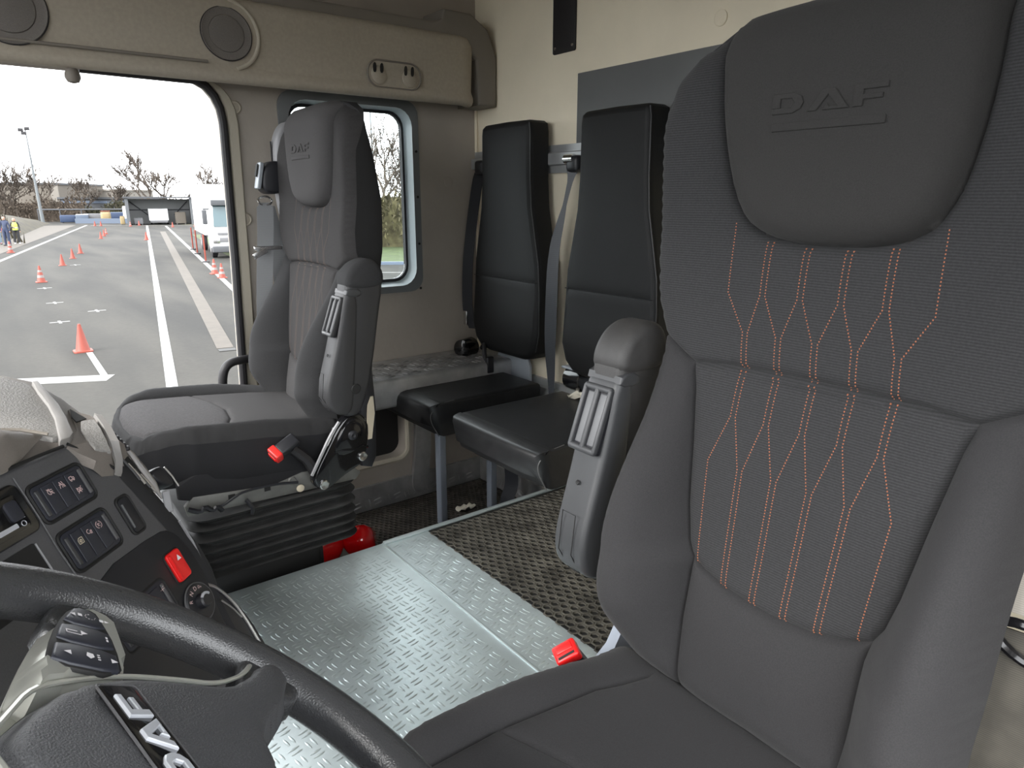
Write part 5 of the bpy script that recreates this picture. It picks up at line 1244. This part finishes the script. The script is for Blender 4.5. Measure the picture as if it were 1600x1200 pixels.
cone(9.678, 54.3, .55, 'orange cone beside the central white line')
for x, y, lb in [(10.6, 86.0, 'left one of the small cones before the far containers'), (11.1, 85.6, 'small cone just right of the leftmost one before the far containers'), (13.4, 82.7, 'pale-banded small cone left of the open shed'), (16.39, 77.7, 'small cone in front of the right part of the shed'), (18.6, 78.1, 'small cone at the far line right of the shed'), (14.6, 84.9, 'small cone at the left post of the shed')]:
    cone(x, y, .52, lb, 'pale' in lb)
cone(7.16, 27.9, .56, 'orange banded cone beside the truck, left one of the pair', True)
cone(6.99, 26.3, .52, 'orange banded cone beside the truck, right one of the pair', True)
for x, y, lb in [(8.22, 33.3, 'tall orange marker post nearest the truck'), (9.19, 38.7, 'orange marker post, second from the truck'), (9.84, 42.3, 'orange marker post farthest from the truck')]:
    r_ = empty('marker_post', (x, y, G), lb, 'marker post', 'orange marker posts')
    MB().lathe([(.16, 0), (.16, .05), (.05, .08), (.0001, .08)], (x, y, G), (0, 0, 1), 14).build('foot', M['rubber'], r_)
    MB().lathe([(.035, .06), (.035, 1.2), (.02, 1.22), (.0001, 1.22)], (x, y, G), (0, 0, 1), 12).build('post', M['cone'], r_)

# light mast and the pole behind the small window
def mast(x, y, h, label, heads=True):
    r_ = empty('light_mast', (x, y, G), label, 'light mast')
    MB().tube([(x, y, G), (x-.1, y, G+h*.3), (x-.2, y, G+h)], [.20, .14, .06], 12).build('pole', M['mast'], r_)
    if heads:
        for dx, dz_ in ((-.45, 0), (.15, .15), (-.2, -.35)):
            MB().rbox((.5, .3, .35), (x-.2+dx, y, G+h+dz_), .05).build('floodlight', M['rubber'], r_)
    return r_
mast(6.84, 96.7, 10.1, 'tall thin floodlight mast beyond the grass bank')
mast(42.5, 84.5, 17, 'pale thin pole seen through the small side window', False)

# grass bank on the left
def mound(name, cx, cy, ax, ay, h, m, label, cat, seed, rot=0, res=26, rough=.12, kind=None):
    rnd = random.Random(seed); vs_ = []; n1 = res
    for i in range(n1+1):
        for j in range(n1+1):
            u = i/n1*2-1; v = j/n1*2-1; r2_ = max(0, 1-(abs(u)**2.6)) * max(0, 1-(abs(v)**2.6))
            x = u*ax; y = v*ay; c_, s_ = cos(rot), sin(rot)
            vs_.append((cx+x*c_-y*s_, cy+x*s_+y*c_, G-.02+h*r2_**.6*(1+rnd.uniform(-rough, rough))))
    fs = [(i*(n1+1)+j, (i+1)*(n1+1)+j, (i+1)*(n1+1)+j+1, i*(n1+1)+j+1) for i in range(n1) for j in range(n1)]
    return MB().add(vs_, fs).build(name, m, label=label, cat=cat, smooth=60, kind=kind)
mound('grass_bank', -7.5, 77, 12, 25, 2.0, M['grass'], 'bank of dry brown grass at the left edge of the yard', 'grass bank', 2, radians(-8), rough=.10)
struct('ground_verge', MB().add([(-12, 39, G+.012), (.3, 40.5, G+.012), (9.3, 90, G+.012), (-12, 90, G+.012)], [(0, 1, 2, 3)]), M['beige_line'], 0)
# blades on the bank
rnd = random.Random(8); mb = MB()
for i in range(900):
    x = rnd.uniform(-8, 2.8); y = rnd.uniform(55, 92); z0 = G+max(.1, 1.5*min(1, (3.2+ (y-55)*.10-x)/4)); h = rnd.uniform(.3, .7); a = rnd.uniform(-.2, .2)
    mb.add([(x-.06, y, z0-.3), (x+.06, y, z0-.3), (x+a, y+a, z0+h)], [(0, 1, 2)])
mb.build('tall_dry_grass', M['grass'], label='tuft-covered dry grass standing on the left bank', cat='grass', kind='stuff', smooth=0)

# hedges / scrub as leafy masses
def scrub(name, x0, y0, x1, y1, h, depth, m, label, seed, n=2600, leaf=.28, base=0):
    rnd = random.Random(seed); mb = MB(); d = np.array([x1-x0, y1-y0]); L_ = np.linalg.norm(d); d = d/L_; q = np.array([-d[1], d[0]])
    mb_core = []
    for i in range(n):
        t = rnd.random()*L_; s_ = rnd.uniform(-.5, .5)*depth; hh = h*(.72+.28*sin(t*.9+seed)*sin(t*.37)+.10*rnd.random())
        z = G+base+hh*sqrt(rnd.random()); p = np.array([x0, y0])+d*t+q*s_; l = leaf*rnd.uniform(.5, 1.3)
        a = rnd.uniform(0, 2*pi); b = rnd.uniform(-1, 1)
        v1 = (l*cos(a), l*sin(a)*.4, l*b); v2 = (-l*sin(a)*.4, l*cos(a)*.4, l*.8)
        mb.add([(p[0], p[1], z), (p[0]+v1[0], p[1]+v1[1], z+v1[2]), (p[0]+v2[0]+v1[0]*.5, p[1]+v2[1], z+v2[2]), (p[0]+v2[0]*.6, p[1]+v2[1]*.6, z-v2[2]*.3)], [(0, 1, 2, 3)])
    p0 = np.array([x0, y0]); mb.add([(p0[0], p0[1]+depth*.2, G), (x1, y1+depth*.2, G), (x1, y1+depth*.2, G+base+h*.62), (p0[0], p0[1]+depth*.2, G+base+h*.62), (p0[0], p0[1]+depth*.5, G), (x1, y1+depth*.5, G), (x1, y1+depth*.5, G+base+h*.6), (p0[0], p0[1]+depth*.5, G+base+h*.6)],
           [(0, 1, 2, 3), (4, 5, 6, 7), (3, 2, 6, 7), (0, 4, 7, 3), (1, 5, 6, 2)])
    return mb.build(name, m, label=label, cat='hedge', smooth=0)
scrub('hedge', -6, 116, 12, 104, 3.6, 3, M['hedge'], 'brown leafless scrub left of the light mast below the building', 1, 2600)
scrub('hedge', 11, 108, 17.4, 103, 2.5, 2, M['hedge_g'], 'greenish hedge behind the blue containers', 2, 1200)
scrub('hedge', 19.5, 94, 36, 79, 4.0, 3, M['hedge'], 'reddish brown hedge right of the open shed', 3, 2600)
struct('ground_far_grass', MB().add([(18.5, 84.0, G+.012), (26, 77, G+.012), (29, 81, G+.012), (21, 89, G+.012)], [(0, 1, 2, 3)]), M['hedge_g'], 0)

# bare winter trees
def tree(x, y, h, seed, label, m='bark', leaf=0.0, group='bare trees beyond the yard'):
    rnd = random.Random(seed); r_ = empty('bare_tree', (x, y, G), label, 'tree', group)
    tr = MB(); tw_ = MB(); 
    def branch(p, d, L_, r, lev):
        pts = [p]; q = Vector(p); dd = Vector(d)
        for k in range(4):
            dd = (dd+Vector((rnd.uniform(-.2, .2), rnd.uniform(-.2, .2), rnd.uniform(-.05, .15)))).normalized(); q = q+dd*L_/4; pts.append(tuple(q))
        (tr if lev < 2 else tw_).tube(pts, [r*(1-.18*k) for k in range(5)], 5 if lev < 2 else 3, caps=False)
        if lev >= 4: return
        for k in range(4 if lev < 3 else 5):
            f = rnd.uniform(.35, 1.0); i = min(3, int(f*4)); bp_ = Vector(pts[i]).lerp(Vector(pts[i+1]), f*4-i if f < 1 else 1)
            a = rnd.uniform(0, 2*pi); sp = rnd.uniform(.5, 1.0)
            nd = (dd+Vector((cos(a)*sp, sin(a)*sp, rnd.uniform(-.1, .4)))).normalized()
            branch(tuple(bp_), nd, L_*rnd.uniform(.55, .80), max(r*.58, .045), lev+1)
    branch((x, y, G), (0, 0, 1), h*.50, h*.022+.05, 0)
    tr.build('trunk', M[m], r_, 0); tw_.build('twigs', M[m], r_, 0)
    if leaf:
        lf = MB()
        for i in range(int(leaf)):
            a = rnd.uniform(0, 2*pi); rr_ = h*.30*sqrt(rnd.random()); z = G+h*rnd.uniform(.35, 1.0); l = .16
            px, py = x+rr_*cos(a), y+rr_*sin(a); lf.add([(px, py, z), (px+l, py, z+l*.3), (px+l*.4, py, z+l)], [(0, 1, 2)])
        lf.build('leaves', M['hedge'], r_, 0)
for i, (x, y, h, lb) in enumerate([(18.0, 99.9, 8.6, 'tallest bare tree, behind the left part of the open shed'), (20.3, 98.2, 7.0, 'bare tree behind the right part of the open shed'), (23.3, 96.0, 5.4, 'small bare tree right of the shed roof'),
        (25.6, 93.5, 6.8, 'bare tree at the door pillar above the truck'), (3.7, 109, 7.2, 'leftmost bare tree over the beige building'), (5.2, 108, 6.8, 'second bare tree from the left over the building'), (7.3, 107, 6.4, 'bare tree beside the light mast'),
        (12.6, 110, 5.4, 'small bare tree above the grey warehouse'), (16.0, 106, 5.4, 'low bare tree left of the tallest tree')]):
    tree(x, y, h, 20+i, lb, leaf=90 if i in (4, 5, 6) else 40)
tree(35.0, 68.0, 9.5, 51, 'bare tree with few yellow leaves seen through the small window', leaf=900, group='trees through the small window')
tree(38.5, 70.0, 8.0, 52, 'second thin tree seen at the right of the small window', leaf=900, group='trees through the small window')
scrub('hedge', 14, 41, 27, 31, 4.6, 3, M['bush'], 'yellow green scrub seen through the small window', 5, 2400)
struct('ground_verge_side', MB().add([(9.2, 31.3, G+.012), (22.2, 22.3, G+.012), (60, 60, G+.012), (14, 60, G+.012)], [(0, 1, 2, 3)]), M['verge'], 0)
stripe((9.0, 31.0), (22.0, 22.0), .22, .22, name='kerb', m='bluegrey', h=.12, label='grey kerb seen at the bottom of the small window', cat='kerb')
stripe((10.5, 25.8), (20, 19.2), .12, .12, label='white line beside the kerb seen through the small window')

# buildings
def building(name, x0, y0, x1, y1, h, depth, m, label, extras=None, roof=None):
    r_ = empty(name, ((x0+x1)/2, (y0+y1)/2, G), label, 'building')
    d = np.array([x1-x0, y1-y0]); L_ = np.linalg.norm(d); d = d/L_; q = np.array([-d[1], d[0]])
    def pt(t, s_, z): p = np.array([x0, y0])+d*t+q*s_; return (p[0], p[1], G+z)
    def bx(t0, t1, s0, s1, z0, z1): return MB().add([pt(t0, s0, z0), pt(t1, s0, z0), pt(t1, s1, z0), pt(t0, s1, z0), pt(t0, s0, z1), pt(t1, s0, z1), pt(t1, s1, z1), pt(t0, s1, z1)], [(0, 3, 2, 1), (4, 5, 6, 7), (0, 1, 5, 4), (1, 2, 6, 5), (2, 3, 7, 6), (3, 0, 4, 7)])
    bx(0, L_, 0, depth, 0, h).build('wall', M[m], r_, 0)
    bx(-.15, L_+.15, -.15, depth+.15, h, h+.25).build('roof', M[roof or m], r_, 0)
    if extras:
        for (t0, t1, z0, z1, mm, nm) in extras: bx(t0, t1, -.06, .05, z0, z1).build(nm, M[mm], r_, 0)
    return r_
building('warehouse', -12, 128, 10.2, 113, 4.6, 12, 'bld', 'long beige flat-roofed building on the far left', [(2, 4, 2.6, 3.4, 'bld_d', 'window'), (8, 10, 2.6, 3.4, 'bld_d', 'window'), (25.9, 26.9, 0, 4.6, 'bld_l', 'corner_pier')], 'bld_d')
building('warehouse', 11.6, 126, 18.5, 120, 3.9, 9, 'bld_l', 'low pale building behind the greenish hedge', [(1, 2.4, 2.8, 3.5, 'bld_d', 'window'), (3.6, 4.2, 2.8, 3.3, 'bld_d', 'window')])
building('warehouse', 10.2, 113, 19.2, 106, 2.75, 6, 'bld_d', 'low dark grey warehouse left of the shed', [(0.3, 8.7, 2.2, 2.5, 'bluegrey', 'fascia')])

# open shed with a white trailer
sh_ = empty('open_shed', (16.2, 85, G), 'open fronted grey metal shed at the far end of the yard', 'shed')
A0 = np.array([13.93, 86.3]); A1 = np.array([20.1, 85.2]); dA = (A1-A0)/np.linalg.norm(A1-A0); qA = np.array([-dA[1], dA[0]]); LA = float(np.linalg.norm(A1-A0))
def sp_(t, s_, z): p = A0+dA*t+qA*s_; return (float(p[0]), float(p[1]), G+z)
def sbox(t0, t1, s0, s1, z0, z1, z0b=None, z1b=None):
    z1b = z1 if z1b is None else z1b
    return MB().add([sp_(t0, s0, z0), sp_(t1, s0, z0), sp_(t1, s1, z0), sp_(t0, s1, z0), sp_(t0, s0, z1), sp_(t1, s0, z1), sp_(t1, s1, z1b), sp_(t0, s1, z1b)], [(0, 3, 2, 1), (4, 5, 6, 7), (0, 1, 5, 4), (1, 2, 6, 5), (2, 3, 7, 6), (3, 0, 4, 7)])
sbox(-.1, LA+.1, 3.6, 3.75, 0, 2.75).build('back_wall', M['shed_in'], sh_, 0)
sbox(-.1, .0, 0, 3.7, 0, 2.8).build('side_wall', M['shed'], sh_, 0); sbox(LA, LA+.1, 0, 3.7, 0, 2.8).build('side_wall', M['shed'], sh_, 0)
sbox(-.3, LA+.3, -.3, 4.0, 2.85, 3.0, z1b=2.9).build('roof', M['bld_d'], sh_, 0)
sbox(-.2, .12, -.1, .15, 0, 2.85).build('post', M['shed'], sh_, 0); sbox(LA-.12, LA+.2, -.1, .15, 0, 2.85).build('post', M['shed'], sh_, 0)
sbox(0, LA, 3.5, 3.6, 1.5, 1.62).build('back_rail', M['bld_d'], sh_, 0)
for a_, b_ in ((.2, 1.9), (6.1, 4.6)):
    MB().tube([sp_(a_, 3.45, 2.5), sp_(b_, 3.45, 1.0)], .05, 6).build('brace', M['bld_d'], sh_, 0)
vn = empty('white_trailer', (17.3, 90, G), 'white boxy trailer parked inside the open shed', 'trailer')
sbox(1.95, 3.9, .9, 3.0, .45, 1.72).build('box_body', M['white_paint'], vn, 0); sbox(2.05, 3.8, .85, .92, .22, .45).build('rear_bumper', M['greybox'], vn, 0)
for t in (2.05, 3.7): MB().lathe([(.0001, -.1), (.28, -.1), (.28, .1), (.0001, .1)], sp_(t+.1, 1.9, .28), (float(dA[0]), float(dA[1]), 0), 16).build('wheel', M['rubber'], vn, 60)
def ybox(name, x, y, w_, d_, h, m, label, cat, extra=None, z0=0, round_=.06):
    r_ = empty(name, (x, y, G), label, cat)
    ang = atan2(dA[1], dA[0])
    MB().rbox((w_, d_, h-.08), Matrix.Translation((x, y, G+z0+.08+(h-.08)/2)) @ Matrix.Rotation(ang, 4, 'Z'), round_).build('body', M[m], r_)
    for sx in (-.38, .38): MB().rbox((w_*.1, d_*.9, .10), Matrix.Translation((x+sx*w_*cos(ang), y+sx*w_*sin(ang), G+.05)) @ Matrix.Rotation(ang, 4, 'Z'), .01).build('skid', M['greybox'], r_)
    MB().rbox((w_*.94, d_*.94, .06), Matrix.Translation((x, y, G+z0+h+.02)) @ Matrix.Rotation(ang, 4, 'Z'), .02).build('lid', M[extra or m], r_)
ybox('skip', 9.6, 99.5, 1.6, 1.2, .85, 'blue', 'dark blue skip beside the foot of the light mast', 'container')
ybox('storage_box', 10.9, 98.0, 1.3, 1.2, .95, 'bluegrey', 'pale blue-grey box right of the dark blue skip', 'container', 'white_paint')
ybox('pallet_stack', 12.1, 99.0, 1.9, 1.2, 1.0, 'greybox', 'stack of grey brown pallets between blue box and yellow tank', 'pallets')
ybox('liquid_tank', 13.15, 96.4, 1.05, 1.0, 1.35, 'yellow', 'pale yellow tank among the containers', 'tank', 'cone', round_=.25)
ybox('skip', 14.9, 98.6, 1.9, 1.3, 1.15, 'blue', 'blue skip right of the yellow tank', 'container', 'bluegrey')
ybox('white_cabin', 15.3, 94.2, 1.25, 1.2, 1.9, 'white_paint', 'white cabin just left of the shed', 'cabin')
ybox('yellow_bin', 13.45, 87.3, .45, .4, .9, 'yellow', 'small yellow bin at the left post of the shed', 'bin')
ybox('crate', 15.0, 87.3, .9, .8, .7, 'greybox', 'grey crate inside the left part of the shed', 'crate')
ybox('crate', 19.2, 86.6, 1.1, .8, 1.3, 'bld', 'pale crate inside the right part of the shed', 'crate')
ybox('parked_car', 22.4, 87.0, 1.7, 2.6, 1.0, 'bluegrey', 'small grey vehicle right of the shed', 'car', 'tglass', round_=.25)
wl = stripe((10.0, 96.5), (17.0, 92.0), .25, name='low_wall', m='bluegrey', h=.55, label='low blue-grey wall in front of the containers', cat='wall')
fn = empty('boundary_fence', (12.5, 104, G), 'dark horizontal rail fence behind the containers', 'fence')
MB().tube([(7, 104.0, G+1.5), (18, 100.5, G+1.5)], .09, 6).build('rail', M['bld_d'], fn)
for k in range(6): MB().tube([(7+2.2*k, 104-.7*k, G), (7+2.2*k, 104-.7*k, G+1.6)], .07, 6).build('post', M['bld_d'], fn)

# ------------------------------------------------------------------ white truck on the right
tk = empty('box_truck', (9.4, 36, G), 'white box truck with dark windscreen standing at the right of the yard', 'truck')
ta = radians(9.9); tf = Vector((sin(ta), cos(ta), 0)); tr_ = Vector((cos(ta), -sin(ta), 0)); tz = Vector((0, 0, 1)); T0 = Vector((10.15, 34.9, G))
def tpnt(a, b, z): return T0+tr_*a+tf*b+tz*z
def tbox(a0, a1, b0, b1, z0, z1, name, m, par, bev=.03):
    c = tpnt((a0+a1)/2, (b0+b1)/2, (z0+z1)/2)
    mt = Matrix(((tr_.x, tf.x, 0, c.x), (tr_.y, tf.y, 0, c.y), (0, 0, 1, c.z), (0, 0, 0, 1)))
    return MB().rbox((a1-a0, b1-b0, z1-z0), mt, bev).build(name, M[m], par)
# cab: side profile extruded across
cp = [(.05, .45), (-.02, .60), (0, 1.25), (.10, 1.45), (.28, 2.55), (.45, 2.75), (1.75, 2.80), (1.75, .45)]
cab = MB().prism(smooth_poly(cp, 1), tpnt(-1.15, 0, 0), tf, tz, tr_, 0, 2.30, .06, 3, True).build('cab', M['white_paint'], tk)
ws = MB().prism([(-.98, 1.50), (.98, 1.50), (.90, 2.42), (-.90, 2.42)], tpnt(0, .085, 0), tr_, tz+tf*.155, tz.cross(tr_)*-1, -.22, -.19).build('dummy', M['tglass'], cab)
bpy.data.objects.remove(ws)
mb = MB(); wn = [tpnt(-.98, .09, 1.48), tpnt(.98, .09, 1.48), tpnt(.92, .255, 2.45), tpnt(-.92, .255, 2.45)]
off_ = -tf*.03; mb.add([tuple(p+off_) for p in wn]+[tuple(p+tf*.05) for p in wn], [(0, 1, 2, 3), (4, 7, 6, 5), (0, 4, 5, 1), (1, 5, 6, 2), (2, 6, 7, 3), (3, 7, 4, 0)]); mb.build('windscreen', M['tglass'], cab, 0)
tbox(-1.0, 1.0, .02, .30, 2.45, 2.72, 'sun_visor', 'bld_d', cab)
tbox(-.85, .85, -.05, .05, 1.10, 1.22, 'upper_grille', 'greybox', cab, .01)
tbox(-.80, .80, -.06, .05, .78, .98, 'lower_grille', 'greybox', cab, .01)
tbox(-1.14, 1.14, -.10, .35, .28, .58, 'bumper', 'bld_d', cab, .05)
for s_ in (-1, 1):
    tbox(s_*.93-.15, s_*.93+.15, -.07, .1, .72, 1.0, 'headlight', 'chrome', cab, .03)
    mr = tbox(s_*1.32-.10, s_*1.32+.10, .18, .36, 1.60, 2.25, 'mirror', 'bld_d', cab, .03)
    tbox(s_*1.22-.14, s_*1.22+.14, .24, .30, 2.26, 2.32, 'mirror_arm', 'bld_d', mr, .01)
tbox(-.35, .35, -.06, .0, 1.27, 1.36, 'front_badge', 'tower', cab, .01)
tbox(-1.27, 1.27, 1.95, 9.0, 1.0, 3.45, 'cargo_box', 'white_paint', tk, .04)
tbox(-.9, .9, 1.2, 8.8, .75, 1.0, 'chassis', 'greybox', tk, .02)
tbox(-.45, .45, -.085, -.06, .60, .68, 'number_plate', 'white_paint', cab, .005)
for s_ in (-1, 1):
    for b_ in (.95, 6.6):
        wh = MB().lathe([(.0001, -.14), (.40, -.14), (.47, -.10), (.47, .10), (.40, .14), (.0001, .14)], tuple(tpnt(s_*1.0, b_, .47)), tuple(tr_), 24).build('wheel', M['rubber'], tk, 50)
        MB().lathe([(.0001, -.15), (.22, -.15), (.22, .15), (.0001, .15)], tuple(tpnt(s_*1.0, b_, .47)), tuple(tr_), 16).build('wheel_rim', M['tower'], wh, 50)

# ------------------------------------------------------------------ people far off on the left
def person(x, y, h, face, top, legs_m, vest, label, pose=0):
    r_ = empty('person', (x, y, G), label, 'person')
    s_ = h/1.75; c_, n_ = cos(face), sin(face)
    def q(a, b, z): return (a*c_-b*n_, a*n_+b*c_, z)
    J = {'pel': (q(0, 0, .95*s_), .125), 'ab': (q(0, 0, 1.12*s_), .12), 'chest': (q(0, .01, 1.32*s_), .145), 'neck': (q(0, 0, 1.48*s_), .055), 'head': (q(0, .015, 1.60*s_), .088), 'top': (q(0, .01, 1.69*s_), .072)}
    V = []; R_ = []; E_ = []
    def add(p, r, par=None):
        V.append(p); R_.append(r*s_); 
        if par is not None: E_.append((par, len(V)-1))
        return len(V)-1
    pe = add(J['pel'][0], J['pel'][1]); ab_ = add(J['ab'][0], J['ab'][1], pe); ch = add(J['chest'][0], J['chest'][1], ab_); ne = add(J['neck'][0], J['neck'][1], ch); he = add(J['head'][0], J['head'][1], ne); add(J['top'][0], J['top'][1], he)
    hands = []
    for sd in (-1, 1):
        a = add(q(sd*.18*s_, 0, 1.42*s_), .062, ch); 
        if pose == 1 and sd > 0: el = add(q(sd*.27*s_, .03, 1.15*s_), .045, a); wr = add(q(sd*.12*s_, .20*s_, 1.12*s_), .032, el); hn = add(q(sd*.05*s_, .25*s_, 1.13*s_), .035, wr)
        else: el = add(q(sd*.24*s_, -.01, 1.15*s_), .045, a); wr = add(q(sd*.25*s_, .05, .92*s_), .032, el); hn = add(q(sd*.25*s_, .06, .84*s_), .035, wr)
        hp = add(q(sd*.10*s_, 0, .88*s_), .095, pe); kn_ = add(q(sd*.11*s_, .02, .50*s_), .062, hp); an = add(q(sd*.12*s_, -.01, .09*s_), .042, kn_); add(q(sd*.13*s_, .14, .045*s_), .038, an)
    me = bpy.data.meshes.new('body'); me.from_pydata(V, E_, []); ob = bpy.data.objects.new('body', me); COL.objects.link(ob); ob.parent = r_
    md = ob.modifiers.new('skin', 'SKIN'); ob.modifiers.new('sub', 'SUBSURF').levels = 1
    if not me.skin_vertices: bm = bmesh.new(); bm.from_mesh(me); bm.verts.layers.skin.verify(); bm.to_mesh(me); bm.free()
    for i, r in enumerate(R_): me.skin_vertices[0].data[i].radius = (r, r)
    me.skin_vertices[0].data[0].use_root = True
    me.materials.append(top)
    def W(p): return (p[0]+x, p[1]+y, p[2]+G)
    MB().lathe([(.0001, -.11), (.06, -.10), (.085, -.03), (.088, .03), (.07, .09), (.0001, .115)], W(q(0, .018, 1.61*s_)), (0, 0, 1), 16).build('face', M['skin'], r_, 60)
    MB().lathe([(.094, .0), (.095, .05), (.078, .10), (.0001, .13)], W(q(0, -.012, 1.61*s_)), (0, 0, 1), 16).build('hair', M['hair'], r_, 60)
    for sd in (-1, 1):
        MB().tube([W(q(sd*.10*s_, 0, .93*s_)), W(q(sd*.11*s_, .02, .50*s_)), W(q(sd*.12*s_, -.01, .09*s_))], [.108*s_, .074*s_, .058*s_], 12).build('trouser_leg', legs_m, r_, 60)
        MB().rbox((.09, .26, .08), Matrix.Translation(W(q(sd*.13*s_, .07, .042))) @ Matrix.Rotation(face, 4, 'Z'), .03).build('shoe', M['white_paint'] if vest == M['vis_y'] else M['rubber'], r_)
        MB().lathe([(.0001, -.06), (.03, -.04), (.035, 0), (.0001, .05)], W(V[6+ (0 if sd < 0 else 8)+3]), (0, 0, 1), 8).build('hand', M['skin'], r_, 60)
    if vest:
        MB().tube([W(q(0, 0, .92*s_)), W(q(0, 0, 1.10*s_)), W(q(0, .01, 1.30*s_)), W(q(0, 0, 1.44*s_))], [.165*s_, .155*s_, .178*s_, .12*s_], 16, ell=(1.0, 1.0), up=(0, 1, 0)).build('vest', vest, r_, 60)
        MB().tube([W(q(0, 0, 1.06*s_)), W(q(0, 0, 1.11*s_))], [.163*s_, .163*s_], 16).build('reflective_band', M['white_paint'], r_, 60)
person(1.75, 52.7, 1.76, radians(150), M['navy'], M['navy'], None, 'person in dark blue overalls standing at the yard edge, side on')
person(1.35, 54.4, 1.72, radians(185), M['vis_p'], M['jeans'], M['vis_p'], 'person in a pink-red high visibility vest at the left picture edge', 1)
person(2.32, 54.6, 1.62, radians(175), M['dkcloth'], M['dkcloth'], M['vis_y'], 'person in a yellow vest and dark clothes beside the blue overalls', 1)
